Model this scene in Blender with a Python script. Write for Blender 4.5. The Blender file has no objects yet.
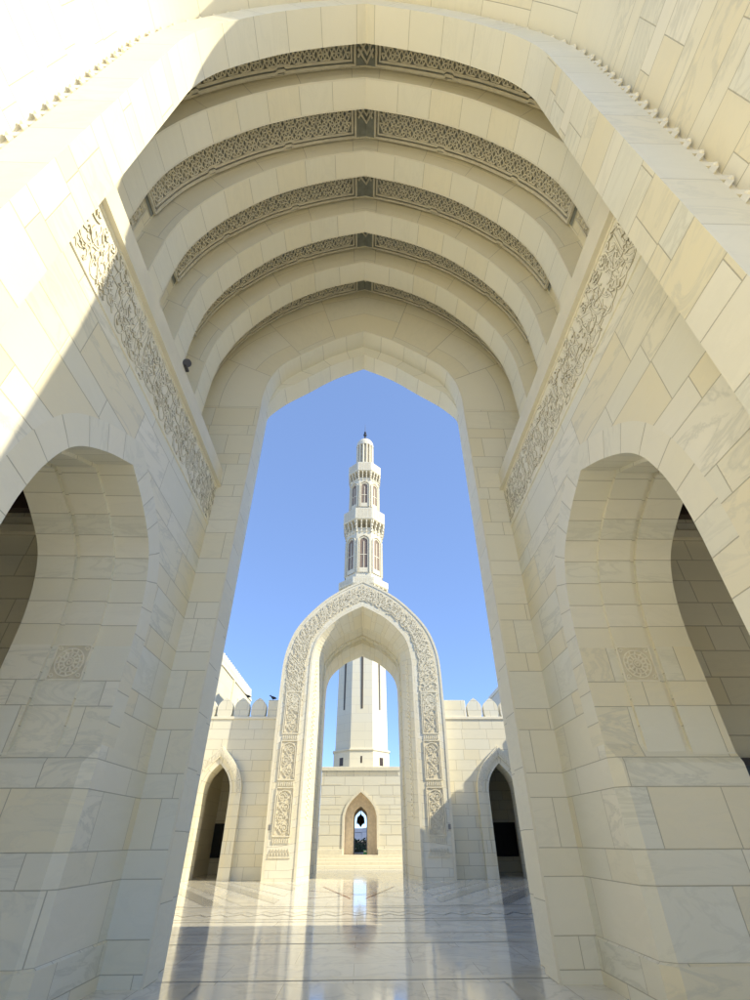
import bpy, math, random
from mathutils import Vector, Matrix
from math import pi, sin, cos, radians, hypot, atan2

sc = bpy.context.scene
# ------------------------------------------------------------------ camera
cam_data = bpy.data.cameras.new("camera")
cam = bpy.data.objects.new("camera", cam_data)
sc.collection.objects.link(cam)
Rv = Vector((0.99972705, -0.02301242, -0.00403075))
Uv = Vector((-0.01029372, -0.58875754, 0.80824414))
Fv = Vector((0.02097279, 0.80798204, 0.58883373))
M = Matrix((Rv, Uv, -Fv)).transposed().to_4x4()
M.translation = Vector((0.0984, 0.0, 1.6))
cam.matrix_world = M
cam_data.sensor_fit = 'VERTICAL'
cam_data.sensor_height = 36.0
cam_data.sensor_width = 27.0
cam_data.lens = 466.27 / 1000 * 36
cam_data.clip_start = 0.05
cam_data.clip_end = 60000
sc.camera = cam

# ------------------------------------------------------------------ light
SUN_AZ = 68.0      # degrees to the right of straight behind the camera
SUN_EL = 36.0
SKY_STRENGTH = 0.15
SUN_STRENGTH = 2.0
EXPOSURE = 1.66
el, az = radians(SUN_EL), radians(SUN_AZ)
to_sun = Vector((cos(el) * sin(az), -cos(el) * cos(az), sin(el)))
world = bpy.data.worlds.new("World")
sc.world = world
world.use_nodes = True
wn = world.node_tree
sky = wn.nodes.new("ShaderNodeTexSky")
sky.sky_type = 'NISHITA'
sky.sun_disc = False
sky.sun_elevation = el
sky.sun_rotation = atan2(to_sun.x, to_sun.y)
sky.air_density = 0.8
sky.altitude = 2500
sky.dust_density = 0.0
sky.ozone_density = 5.0
wn.nodes["Background"].inputs["Strength"].default_value = SKY_STRENGTH
skm = wn.nodes.new("ShaderNodeMix"); skm.data_type = 'RGBA'
skm.inputs[0].default_value = 0.6
skm.inputs[7].default_value = (0.60, 0.92, 1.70, 1)      # even, clear desert blue
wn.links.new(sky.outputs[0], skm.inputs[6])
wn.links.new(skm.outputs[2], wn.nodes["Background"].inputs["Color"])
sun_data = bpy.data.lights.new("sun", 'SUN')
sun_data.energy = SUN_STRENGTH
sun_data.angle = radians(0.53)
sun_data.color = (1.0, 0.90, 0.66)
sun = bpy.data.objects.new("sun", sun_data)
sun.rotation_euler = to_sun.to_track_quat('Z', 'Y').to_euler()
sun.location = (20, -20, 40)
sc.collection.objects.link(sun)
sc.view_settings.view_transform = 'Standard'
sc.view_settings.look = 'None'
sc.view_settings.gamma = 1.0
sc.view_settings.exposure = EXPOSURE
sc.cycles.max_bounces = 10
sc.cycles.diffuse_bounces = 7
sc.cycles.glossy_bounces = 4

# ------------------------------------------------------------------ helpers
COL = sc.collection
rnd = random.Random(7)

def tag(o, label=None, cat=None, group=None, kind=None):
    if label: o['label'] = label
    if cat: o['category'] = cat
    if group: o['group'] = group
    if kind: o['kind'] = kind
    return o

def empty(name, loc=(0, 0, 0)):
    o = bpy.data.objects.new(name, None)
    o.empty_display_size = 0.3
    o.location = loc
    COL.objects.link(o)
    return o

class MB:
    """mesh builder with metric UVs; coordinates are world coordinates"""
    def __init__(s):
        s.v, s.f, s.uv = [], [], []
    def face(s, pts, uvs):
        n = len(s.v)
        s.v += [tuple(p) for p in pts]
        s.f.append(tuple(range(n, n + len(pts))))
        s.uv += [tuple(u) for u in uvs]
    def boxface(s, pts):
        a, b, c = Vector(pts[0]), Vector(pts[1]), Vector(pts[2])
        n = (b - a).cross(c - a)
        ax, ay, az_ = abs(n.x), abs(n.y), abs(n.z)
        if az_ >= ax and az_ >= ay: uv = [(p[0], p[1]) for p in pts]
        elif ax >= ay: uv = [(p[1], p[2]) for p in pts]
        else: uv = [(p[0], p[2]) for p in pts]
        s.face(pts, uv)
    def box(s, x0, x1, y0, y1, z0, z1, bev=0.0):
        if x0 > x1: x0, x1 = x1, x0
        if y0 > y1: y0, y1 = y1, y0
        if bev <= 0:
            p = [(x0,y0,z0),(x1,y0,z0),(x1,y1,z0),(x0,y1,z0),(x0,y0,z1),(x1,y0,z1),(x1,y1,z1),(x0,y1,z1)]
            for q in ((0,3,2,1),(4,5,6,7),(0,1,5,4),(1,2,6,5),(2,3,7,6),(3,0,4,7)):
                s.boxface([p[i] for i in q])
            return
        b = bev
        def ringp(z, i):
            return [(x0+i,y0,z),(x1-i,y0,z),(x1,y0+i,z),(x1,y1-i,z),(x1-i,y1,z),(x0+i,y1,z),(x0,y1-i,z),(x0,y0+i,z)]
        r = [ringp(z0, b), ringp(z1 - b, b)]
        top = [(x0+b+b*.0,y0+b,z1),(x1-b,y0+b,z1),(x1-b,y0+b,z1),(x1-b,y1-b,z1),(x1-b,y1-b,z1),(x0+b,y1-b,z1),(x0+b,y1-b,z1),(x0+b,y0+b,z1)]
        for i in range(8):
            j = (i + 1) % 8
            s.boxface([r[0][i], r[0][j], r[1][j], r[1][i]])
            if top[i] == top[j]: s.boxface([r[1][i], r[1][j], top[i]])
            else: s.boxface([r[1][i], r[1][j], top[j], top[i]])
        s.boxface([(x0+b,y0+b,z1),(x1-b,y0+b,z1),(x1-b,y1-b,z1),(x0+b,y1-b,z1)])
        s.boxface(list(reversed(r[0])))
    def prism(s, poly, z0, z1, poly_top=None):
        t = poly_top or poly
        n = len(poly)
        for i in range(n):
            j = (i + 1) % n
            s.boxface([(poly[i][0],poly[i][1],z0),(poly[j][0],poly[j][1],z0),(t[j][0],t[j][1],z1),(t[i][0],t[i][1],z1)])
        s.boxface([(p[0],p[1],z1) for p in t])
    def strip(s, prof, y0, y1, prof1=None, f=None):
        """extrude a profile (x,z) from y0 to y1"""
        q = prof1 or prof
        L = lens(prof)
        T = L[-1]
        f = f or (lambda a, y, z: (a, y, z))
        for i in range(len(prof) - 1):
            va, vb = min(L[i], T - L[i]), min(L[i+1], T - L[i+1])
            if abs(va - vb) < 1e-6: vb = va + (L[i+1] - L[i])
            s.face([f(prof[i][0], y0, prof[i][1]), f(q[i][0], y1, q[i][1]),
                    f(q[i+1][0], y1, q[i+1][1]), f(prof[i+1][0], y0, prof[i+1][1])],
                   [(y0, va), (y1, va), (y1, vb), (y0, vb)])
    def ring(s, A, B, y, f=None, yb=None, wide=1.0):
        """face between two profiles with the same number of points, in the plane y"""
        L = lens(A); T = L[-1]
        f = f or (lambda a, y_, z: (a, y_, z))
        yb = y if yb is None else yb
        for i in range(len(A) - 1):
            va, vb = min(L[i], T - L[i]), min(L[i+1], T - L[i+1])
            da = hypot(A[i][0]-B[i][0], A[i][1]-B[i][1]); db = hypot(A[i+1][0]-B[i+1][0], A[i+1][1]-B[i+1][1])
            s.face([f(A[i][0], y, A[i][1]), f(B[i][0], yb, B[i][1]), f(B[i+1][0], yb, B[i+1][1]), f(A[i+1][0], y, A[i+1][1])],
                   [(0.02, va), (da, va), (db, vb), (0.02, vb)])
    def build(s, name, mat, parent=None, smooth=False):
        me = bpy.data.meshes.new(name)
        me.from_pydata(s.v, [], s.f)
        uvl = me.uv_layers.new(name="UVMap")
        flat = [c for u in s.uv for c in u]
        uvl.data.foreach_set("uv", flat)
        me.materials.append(mat)
        if smooth:
            me.polygons.foreach_set("use_smooth", [True] * len(me.polygons))
        me.update()
        o = bpy.data.objects.new(name, me)
        COL.objects.link(o)
        if parent is not None:
            o.parent = parent
            o.matrix_parent_inverse = Matrix.Translation(parent_world(parent)).inverted()
        return o

def parent_world(p):
    l = Vector((0, 0, 0))
    q = p
    while q is not None and q.type == 'EMPTY':
        l += q.location
        q = q.parent
    return l

def lens(p):
    L = [0.0]
    for i in range(1, len(p)):
        L.append(L[-1] + hypot(p[i][0]-p[i-1][0], p[i][1]-p[i-1][1]))
    return L

def catmull(pts, n):
    """smooth curve through points, resampled to n+1 points of even arc length"""
    P = [pts[0]] + list(pts) + [(2*pts[-1][0]-pts[-2][0], 2*pts[-1][1]-pts[-2][1])]
    out = []
    for i in range(1, len(P) - 2):
        for k in range(16):
            t = k / 16
            a, b, c, d = P[i-1], P[i], P[i+1], P[i+2]
            out.append(tuple(0.5*((2*b[j]) + (-a[j]+c[j])*t + (2*a[j]-5*b[j]+4*c[j]-d[j])*t*t + (-a[j]+3*b[j]-3*c[j]+d[j])*t**3) for j in (0, 1)))
    out.append(tuple(pts[-1]))
    return resample(out, n)

def resample(p, n):
    L = lens(p); T = L[-1]; out = []; k = 0
    for i in range(n + 1):
        d = T * i / n
        while k < len(L) - 2 and L[k+1] < d: k += 1
        s = (d - L[k]) / max(1e-9, L[k+1] - L[k])
        out.append((p[k][0] + (p[k+1][0]-p[k][0])*s, p[k][1] + (p[k+1][1]-p[k][1])*s))
    return out

def arch(pts, z0, n=22, cx=0.0, nj=1):
    """pts: (halfspan, z) from springing to apex; returns a full profile from left foot to right foot"""
    h = catmull(pts, n)
    foot = [(h[0][0], z0 + (h[0][1] - z0) * k / nj) for k in range(nj)]
    half = foot + h
    return [(cx - a, z) for a, z in half] + [(cx + a, z) for a, z in reversed(half[:-1])]

def offset(prof, d):
    out = []
    n = len(prof)
    for i in range(n):
        def nrm(a, b):
            dx, dz = b[0]-a[0], b[1]-a[1]; l = hypot(dx, dz) or 1e-9
            return (-dz/l, dx/l)
        ns = []
        if i > 0: ns.append(nrm(prof[i-1], prof[i]))
        if i < n-1: ns.append(nrm(prof[i], prof[i+1]))
        nx = sum(a[0] for a in ns)/len(ns); nz = sum(a[1] for a in ns)/len(ns)
        l2 = nx*nx + nz*nz
        out.append((prof[i][0] + nx*d/l2, prof[i][1] + nz*d/l2))
    return out

def wall_arch(mb, prof, a0, a1, ztop, f, z0=0.0):
    """vertical wall from a0 to a1 with an arched hole whose profile is prof; f(a, z) -> 3D"""
    def q(p):
        mb.face([f(*x) for x in p], p)
    l, r = prof[0][0], prof[-1][0]
    q([(a0, z0), (l, z0), (l, ztop), (a0, ztop)])
    q([(r, z0), (a1, z0), (a1, ztop), (r, ztop)])
    for i in range(len(prof) - 1):
        a, b = prof[i], prof[i+1]
        if abs(a[0] - b[0]) < 1e-4: continue
        q([a, b, (b[0], ztop), (a[0], ztop)])

# ------------------------------------------------------------------ relief strokes
def ribbon(mb, pts, w, fmap, h, flatw=False):
    """raised ribbon along 2-D points, w = width list or number; fmap(u, v, h) -> 3D"""
    if getattr(mb, 'under', None) is not None:      # dark outline below every stroke, painted edge shade
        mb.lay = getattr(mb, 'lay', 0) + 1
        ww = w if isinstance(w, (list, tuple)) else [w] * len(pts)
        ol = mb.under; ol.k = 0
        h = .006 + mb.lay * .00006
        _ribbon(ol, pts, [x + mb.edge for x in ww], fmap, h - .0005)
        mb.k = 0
    _ribbon(mb, pts, w, fmap, h)

def _ribbon(mb, pts, w, fmap, h):
    n = len(pts)
    mb.k = getattr(mb, 'k', 0) + 1
    if getattr(mb, 'under', None) is None and not hasattr(mb, 'is_under'):
        h = h + (mb.k % 23) * .00035      # strokes that cross never share a plane
    ws = w if isinstance(w, (list, tuple)) else [w] * n
    Lp, Rp = [], []
    for i in range(n):
        a = pts[max(0, i-1)]; b = pts[min(n-1, i+1)]
        dx, dy = b[0]-a[0], b[1]-a[1]; l = hypot(dx, dy) or 1e-9
        nx, ny = -dy/l*ws[i]/2, dx/l*ws[i]/2
        Lp.append((pts[i][0]+nx, pts[i][1]+ny)); Rp.append((pts[i][0]-nx, pts[i][1]-ny))
    for i in range(n-1):
        uv = [Lp[i], Rp[i], Rp[i+1], Lp[i+1]]
        mb.face([fmap(*p, h) for p in uv], uv)
        mb.face([fmap(*Lp[i], 0), fmap(*Lp[i], h), fmap(*Lp[i+1], h), fmap(*Lp[i+1], 0)], [uv[0]]*4)
        mb.face([fmap(*Rp[i], 0), fmap(*Rp[i+1], 0), fmap(*Rp[i+1], h), fmap(*Rp[i], h)], [uv[0]]*4)
    mb.face([fmap(*Lp[0],0), fmap(*Rp[0],0), fmap(*Rp[0],h), fmap(*Lp[0],h)], [uv[0]]*4)
    mb.face([fmap(*Lp[-1],0), fmap(*Lp[-1],h), fmap(*Rp[-1],h), fmap(*Rp[-1],0)], [uv[0]]*4)

def lerp_pts(P, n=9):
    return resample([c for c in _cm(P)], n)
def _cm(pts):
    P = [pts[0]] + list(pts) + [pts[-1]]
    out = []
    for i in range(1, len(P)-2):
        for k in range(6):
            t = k/6; a, b, c, d = P[i-1], P[i], P[i+1], P[i+2]
            out.append(tuple(0.5*((2*b[j]) + (-a[j]+c[j])*t + (2*a[j]-5*b[j]+4*c[j]-d[j])*t*t + (-a[j]+3*b[j]-3*c[j]+d[j])*t**3) for j in (0, 1)))
    out.append(pts[-1])
    return out

LETTERS = {   # strokes in a unit em: each a list of control points, drawn as thuluth-like pen strokes
    'alif': [[(0.10, 1.0), (0.04, 0.9), (0.06, 0.5), (0.02, 0.05)]],
    'lam':  [[(0.36, 1.0), (0.30, 0.9), (0.33, 0.4), (0.26, 0.10), (0.12, 0.0), (0.0, 0.12)]],
    'nun':  [[(0.50, 0.42), (0.52, 0.15), (0.34, -0.06), (0.12, -0.02), (0.0, 0.24)], [(0.24, 0.42), (0.30, 0.36)]],
    'waw':  [[(0.30, 0.40), (0.18, 0.46), (0.14, 0.32), (0.26, 0.26), (0.34, 0.34), (0.28, 0.08), (0.10, -0.14), (-0.04, -0.14)]],
    'kaf':  [[(0.62, 0.95), (0.30, 0.70), (0.20, 0.55), (0.50, 0.32), (0.40, 0.08), (0.0, 0.04)]],
    'ya':   [[(0.66, 0.40), (0.50, 0.46), (0.46, 0.30), (0.60, 0.16), (0.42, -0.06), (0.14, -0.02), (0.02, 0.16)]],
    'ha':   [[(0.40, 0.36), (0.24, 0.50), (0.10, 0.30), (0.24, 0.14), (0.38, 0.26), (0.30, 0.34), (0.14, 0.24), (0.0, 0.08)]],
    'sin':  [[(0.62, 0.34), (0.58, 0.14), (0.50, 0.12), (0.46, 0.30), (0.40, 0.12), (0.34, 0.12), (0.30, 0.28), (0.22, 0.02), (0.06, -0.06), (-0.06, 0.14)]],
    'ain':  [[(0.34, 0.60), (0.20, 0.66), (0.12, 0.52), (0.28, 0.42), (0.08, 0.26), (0.06, 0.02), (0.30, -0.10), (0.48, 0.02)]],
    'sweep':[[(0.95, 0.30), (0.72, 0.14), (0.4, 0.08), (0.12, 0.12), (-0.05, 0.30)]],
    'mim':  [[(0.24, 0.36), (0.12, 0.40), (0.10, 0.24), (0.24, 0.24), (0.20, 0.36)], [(0.12, 0.24), (0.04, 0.0), (0.04, -0.24)]],
}
MARKS = [[[(0, 0), (0.10, 0.05)]], [[(0, 0), (0.04, 0.05)]], [[(0, 0.04), (0.04, 0), (0.08, 0.05), (0.13, 0.03)]],
         [[(0, 0), (0.05, 0.04), (0.02, 0.09)]]]

def calligraphy(mb, u0, u1, v0, v1, fmap, h=0.018, seed=1, pen=0.04, dense=1.0):
    r = random.Random(seed)
    H = v1 - v0
    names = list(LETTERS)
    def put(name, u, v, s):
        for st in LETTERS[name]:
            P = [(min(max(u + p[0]*s, u0), u1), min(max(v + p[1]*s, v0), v1)) for p in st]
            Q = lerp_pts(P, 6 + len(P))
            n = len(Q)
            W = [pen*H*(0.55 + 0.6*abs(sin(1.1 + i*2.3/n + s))) for i in range(n)]
            W[0] *= 1.15; W[-1] *= 0.4
            ribbon(mb, Q, W, fmap, h)
    # long uprights, evenly spaced, then rows of letters and marks that fill the band
    u = u0
    while u < u1:
        put(r.choice(['alif', 'alif', 'lam', 'lam', 'lam', 'kaf']), u, v0 + H*r.uniform(.04, .30), H*r.uniform(.66, .86))
        u += H*r.uniform(.10, .20)/dense
    for tier, (a, b) in enumerate(((.05, .10), (.22, .32), (.42, .52), (.68, .78))):
        u = u0 - .1*H
        while u < u1 - .12*H:
            nm = r.choice(names[2:])
            s = H*r.uniform(.36, .56)*(1.15 if tier == 0 else .85)
            put(nm, u, v0 + H*r.uniform(a, b), s)
            u += s*r.uniform(.55, .85)/dense
    n = int((u1-u0)/H*20*dense)
    for i in range(n):
        s = H*r.uniform(.6, .9); u = r.uniform(u0, u1-.1*H); v = v0 + H*r.uniform(.0, .96)
        for st in r.choice(MARKS):
            P = [(u+p[0]*s, min(v+p[1]*s, v1)) for p in st]
            ribbon(mb, P, pen*H*.7, fmap, h)

def spiral(cu, cv, r0, turns, a0, sgn, n=22):
    return [(cu + r0*(1-i/n*.86)*cos(a0+sgn*turns*2*pi*i/n), cv + r0*(1-i/n*.86)*sin(a0+sgn*turns*2*pi*i/n)) for i in range(n+1)]

def leaf(mb, u, v, ang, L, fmap, h):
    n = 5
    P = [(u + cos(ang)*L*i/n, v + sin(ang)*L*i/n) for i in range(n+1)]
    ribbon(mb, P, [L*.08, L*.34, L*.42, L*.34, L*.18, L*.03], fmap, h)

def arabesque(mb, u0, u1, v0, v1, fmap, h=0.03, seed=3, pen=0.03):
    """scrolling vine that fills a tall panel"""
    r = random.Random(seed)
    W = u1-u0; cu = (u0+u1)/2
    step = W*.62
    n = max(1, int((v1-v0)/step))
    step = (v1-v0)/n
    stem = [(cu + sin(i*pi/6)*W*.26, v0 + (v1-v0)*i/(n*6)) for i in range(n*6+1)]
    ribbon(mb, stem, pen, fmap, h)
    for k in range(n):
        s = 1 if k % 2 == 0 else -1
        c = (cu - s*W*.2, v0+step*(k+.5))
        R = min(W*.3, step*.52)
        ribbon(mb, spiral(c[0], c[1], R, 1.5, 0 if s > 0 else pi, s), pen, fmap, h)
        for j in range(9):
            a = j*2*pi/9 + r.random()*.4
            leaf(mb, c[0]+cos(a)*R*1.02, c[1]+sin(a)*R*1.02, a+.9*s, R*.5, fmap, h)
        for j in range(5):
            a = j*2*pi/5
            leaf(mb, c[0], c[1], a, R*.38, fmap, h)
        d = (cu + s*W*.34, v0+step*(k+.5))
        for j in range(4):
            leaf(mb, d[0], d[1], pi/2*j + .5, W*.17, fmap, h)

def frame_rib(mb, u0, u1, v0, v1, fmap, w=0.03, h=0.03):
    for P in ([(u0,v0),(u1,v0)], [(u1,v0),(u1,v1)], [(u1,v1),(u0,v1)], [(u0,v1),(u0,v0)]):
        ribbon(mb, P, w, fmap, h)

# ------------------------------------------------------------------ materials
def nd(nt, t, **k):
    n = nt.nodes.new(t)
    for a, b in k.items(): setattr(n, a, b)
    return n

def math_(nt, op, a, b=None, c=None, clamp=False):
    n = nt.nodes.new("ShaderNodeMath"); n.operation = op; n.use_clamp = clamp
    for i, x in enumerate((a, b, c)):
        if x is None: continue
        if isinstance(x, (int, float)): n.inputs[i].default_value = x
        else: nt.links.new(x, n.inputs[i])
    return n.outputs[0]

def mixc(nt, f, a, b, mode='MIX'):
    n = nt.nodes.new("ShaderNodeMix"); n.data_type = 'RGBA'; n.blend_type = mode
    for i, x in ((0, f), (6, a), (7, b)):
        if isinstance(x, (int, float)): n.inputs[i].default_value = x
        elif isinstance(x, tuple): n.inputs[i].default_value = (*x, 1) if len(x) == 3 else x
        else: nt.links.new(x, n.inputs[i])
    return n.outputs[2]

def maprange(nt, x, a, b, c=0.0, d=1.0):
    n = nt.nodes.new("ShaderNodeMapRange"); n.interpolation_type = 'LINEAR'
    nt.links.new(x, n.inputs[0])
    for i, q in enumerate((a, b, c, d)): n.inputs[i+1].default_value = q
    return n.outputs[0]

def new_mat(name):
    m = bpy.data.materials.new(name); m.use_nodes = True
    return m, m.node_tree, m.node_tree.nodes["Principled BSDF"]

TINTS = [(0.0, (.86, .805, .630)), (.22, (.83, .795, .650)), (.42, (.88, .835, .690)), (.62, (.85, .775, .570)), (.8, (.82, .800, .680)), (.93, (.86, .780, .560))]

def ashlar(name, period=1.0, joints=(0.0,), voff=0.0, length=1.15, jw=.0055, tints=TINTS, rough=.42, vein=.60, tintmix=1.0, jcol=(.40, .36, .26), gain=1.0, spread=1.0, bump=.5, uadd=0.0, vonly=False):
    """stone blocks in courses, laid out on the UVs in metres"""
    m, nt, b = new_mat(name)
    L = nt.links.new
    uv = nd(nt, "ShaderNodeUVMap"); uv.uv_map = "UVMap"
    sx = nd(nt, "ShaderNodeSeparateXYZ"); L(uv.outputs[0], sx.inputs[0])
    U, V = sx.outputs[0], sx.outputs[1]
    v = math_(nt, 'DIVIDE', math_(nt, 'SUBTRACT', V, voff), period)
    cell = math_(nt, 'FLOOR', v); fr = math_(nt, 'FRACT', v)
    d = math_(nt, 'MINIMUM', fr, math_(nt, 'SUBTRACT', 1.0, fr))
    cid = math_(nt, 'MULTIPLY', cell, 7.31)
    for j in joints:
        if j <= 0: continue
        d = math_(nt, 'MINIMUM', d, math_(nt, 'ABSOLUTE', math_(nt, 'SUBTRACT', fr, j)))
        cid = math_(nt, 'ADD', cid, math_(nt, 'MULTIPLY', math_(nt, 'GREATER_THAN', fr, j), 3.77))
    d = math_(nt, 'MULTIPLY', d, period)
    # hash of the course
    wn_ = nd(nt, "ShaderNodeTexWhiteNoise"); wn_.noise_dimensions = '1D'; L(cid, wn_.inputs['W'])
    hsh = wn_.outputs['Value']
    blen = math_(nt, 'MULTIPLY_ADD', hsh, length*.7, length*.65)
    w = math_(nt, 'ADD', math_(nt, 'DIVIDE', math_(nt, 'ADD', U, uadd), blen), math_(nt, 'MULTIPLY', cid, 11.13))
    v1 = nd(nt, "ShaderNodeTexVoronoi"); v1.voronoi_dimensions = '1D'; v1.feature = 'DISTANCE_TO_EDGE'
    v1.inputs['Scale'].default_value = 1.0; v1.inputs['Randomness'].default_value = .75; L(w, v1.inputs['W'])
    v2 = nd(nt, "ShaderNodeTexVoronoi"); v2.voronoi_dimensions = '1D'; v2.feature = 'F1'
    v2.inputs['Scale'].default_value = 1.0; v2.inputs['Randomness'].default_value = .75; L(w, v2.inputs['W'])
    du = math_(nt, 'MULTIPLY', v1.outputs['Distance'], blen)
    dist = d if vonly else math_(nt, 'MINIMUM', d, du)
    jm = maprange(nt, dist, jw*.5, jw*1.4, 1.0, 0.0)
    ch = nd(nt, "ShaderNodeSeparateColor"); L(v2.outputs['Color'], ch.inputs[0])
    if vonly:
        wb = nd(nt, "ShaderNodeTexWhiteNoise"); wb.noise_dimensions = '1D'; L(math_(nt, 'ADD', cid, 5.5), wb.inputs['W'])
        cellv = wb.outputs['Value']
    else: cellv = ch.outputs[0]
    ramp = nd(nt, "ShaderNodeValToRGB"); ramp.color_ramp.interpolation = 'CONSTANT'
    cr = ramp.color_ramp
    while len(cr.elements) < len(tints): cr.elements.new(.5)
    mean = [sum(t[1][k] for t in tints)/len(tints) for k in range(3)]
    for e, (p, c) in zip(cr.elements, tints):
        e.position = p; e.color = (*[(mean[k] + (c[k]-mean[k])*spread)*gain for k in range(3)], 1)
    L(cellv, ramp.inputs[0])
    base = ramp.outputs[0]
    # marble figure, shifted from block to block
    tc = nd(nt, "ShaderNodeCombineXYZ")
    L(math_(nt, 'ADD', U, math_(nt, 'MULTIPLY', cellv, 37.0)), tc.inputs[0])
    L(math_(nt, 'ADD', V, math_(nt, 'MULTIPLY', hsh, 13.0)), tc.inputs[1])
    L(math_(nt, 'MULTIPLY', cellv, 9.0), tc.inputs[2])
    mp = nd(nt, "ShaderNodeMapping"); mp.inputs['Rotation'].default_value = (0, 0, radians(38)); mp.inputs['Scale'].default_value = (.45, 1.5, 1)
    L(tc.outputs[0], mp.inputs[0])
    n1 = nd(nt, "ShaderNodeTexNoise"); n1.inputs['Scale'].default_value = 1.6; n1.inputs['Detail'].default_value = 7; n1.inputs['Roughness'].default_value = .62; n1.inputs['Distortion'].default_value = 1.3
    L(mp.outputs[0], n1.inputs['Vector'])
    vv = math_(nt, 'ABSOLUTE', math_(nt, 'SUBTRACT', n1.outputs[0], .5))
    vm = maprange(nt, vv, 0.0, .050, 1.0, 0.0)
    cloud = maprange(nt, n1.outputs[0], .3, .72, 0.0, 1.0)
    base = mixc(nt, math_(nt, 'MULTIPLY', cloud, .30*vein/.35), base, tuple(c*gain for c in (.76, .73, .60)))
    vmask = math_(nt, 'MULTIPLY', math_(nt, 'MULTIPLY', vm, vein), maprange(nt, ch.outputs[1] if not vonly else cellv, .35, .8, .1, 1.0))
    base = mixc(nt, vmask, base, tuple(c*gain for c in (.55, .54, .45)))
    n2 = nd(nt, "ShaderNodeTexNoise"); n2.inputs['Scale'].default_value = .35; n2.inputs['Detail'].default_value = 4
    L(uv.outputs[0], n2.inputs['Vector'])
    base = mixc(nt, maprange(nt, n2.outputs[0], .35, .7, 0.0, .16), base, tuple(c*gain for c in (.74, .66, .44)))
    n3 = nd(nt, "ShaderNodeTexNoise"); n3.inputs['Scale'].default_value = 38; n3.inputs['Detail'].default_value = 3
    L(uv.outputs[0], n3.inputs['Vector'])
    base = mixc(nt, math_(nt, 'MULTIPLY', n3.outputs[0], .05), base, (.5, .46, .36))
    base = mixc(nt, math_(nt, 'MULTIPLY', jm, .80), base, jcol)
    L(base, b.inputs['Base Color'])
    L(maprange(nt, n1.outputs[0], .2, .8, rough-.07, rough+.10), b.inputs['Roughness'])
    bp = nd(nt, "ShaderNodeBump"); bp.inputs['Strength'].default_value = bump; bp.inputs['Distance'].default_value = .01
    hgt = math_(nt, 'ADD', math_(nt, 'SUBTRACT', 1.0, jm), math_(nt, 'MULTIPLY', n3.outputs[0], .06))
    L(hgt, bp.inputs['Height']); L(bp.outputs[0], b.inputs['Normal'])
    return m

def plain(name, col, rough=.5, metal=0.0, var=.12, scale=6.0, spec=None):
    m, nt, b = new_mat(name)
    tc = nd(nt, "ShaderNodeTexCoord")
    n = nd(nt, "ShaderNodeTexNoise"); n.inputs['Scale'].default_value = scale; n.inputs['Detail'].default_value = 6
    nt.links.new(tc.outputs['Object'], n.inputs['Vector'])
    c = mixc(nt, maprange(nt, n.outputs[0], .3, .7), tuple(x*(1-var) for x in col), tuple(min(1, x*(1+var)) for x in col))
    nt.links.new(c, b.inputs['Base Color'])
    b.inputs['Roughness'].default_value = rough; b.inputs['Metallic'].default_value = metal
    if spec is not None: b.inputs['Specular IOR Level'].default_value = spec
    return m

COURSES = dict(period=1.0, joints=(0.0, .655), voff=.49)
M_wall = ashlar("hall_marble", length=1.35, spread=1.15, vein=.48, **COURSES)
M_far = ashlar("end_wall_limestone", length=1.1, spread=.55, vein=.15, rough=.6, gain=.97, **COURSES)
M_vous = ashlar("voussoir_stone", period=.86, length=50, spread=.45, vein=.12, rough=.55, vonly=True, jcol=(.36, .33, .25))
M_fan = ashlar("arch_face_stone", period=1.30, length=1.4, spread=.5, vein=.10, rough=.6, jcol=(.36, .33, .26), gain=.97)
M_reveal = ashlar("reveal_marble", period=.36, length=50, spread=.9, vein=.35, rough=.42, vonly=True, gain=.97)
M_ringv = ashlar("arch_ring_marble", period=.42, length=50, spread=.6, vein=.25, rough=.42, vonly=True)
M_court = ashlar("court_limestone", gain=.90, period=.52, length=1.3, spread=.6, vein=.12, rough=.65, jw=.010, jcol=(.40, .36, .27))
M_gate = ashlar("gate_limestone", gain=.90, length=1.2, spread=.75, vein=.15, rough=.6, jw=.009, jcol=(.45, .40, .30), **COURSES)
M_base = ashlar("banded_limestone", gain=.86, period=.62, length=1.6, spread=.4, vein=.1, rough=.65, jw=.02, jcol=(.42, .38, .30))
M_minaret = ashlar("minaret_stone", gain=.90, period=.7, length=1.6, spread=.3, vein=.05, rough=.65, jw=.010, jcol=(.56, .52, .43))
M_carve_court = plain("court_carved_stone", (.73, .67, .51), .6, var=.06)
M_carve = plain("carved_stone", (.84, .79, .64), .6, var=.06)
M_line = plain("edge_shade_tone", (.45, .41, .30), .8, var=.15)  # dark tone painted in for the shade along raised letter edges
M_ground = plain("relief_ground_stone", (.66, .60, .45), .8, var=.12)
M_ledge = plain("ledge_stone", (.78, .725, .57), .55, var=.05, scale=2)
M_fret = plain("fretwork_stone", (.66, .62, .51), .7, var=.08)
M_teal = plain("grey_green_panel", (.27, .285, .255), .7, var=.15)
M_dark = plain("dark_wood", (.045, .030, .022), .45, var=.4, scale=3)
M_black = plain("black_screen", (.012, .012, .013), .35, var=.3)
M_metal = plain("dark_grey_metal", (.06, .06, .065), .4, metal=.6)
M_bronze = plain("bronze", (.16, .12, .07), .4, metal=.8)
M_win = plain("window_recess", (.24, .18, .14), .7)
M_glassy = plain("slit_dark", (.10, .085, .065), .5)

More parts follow.
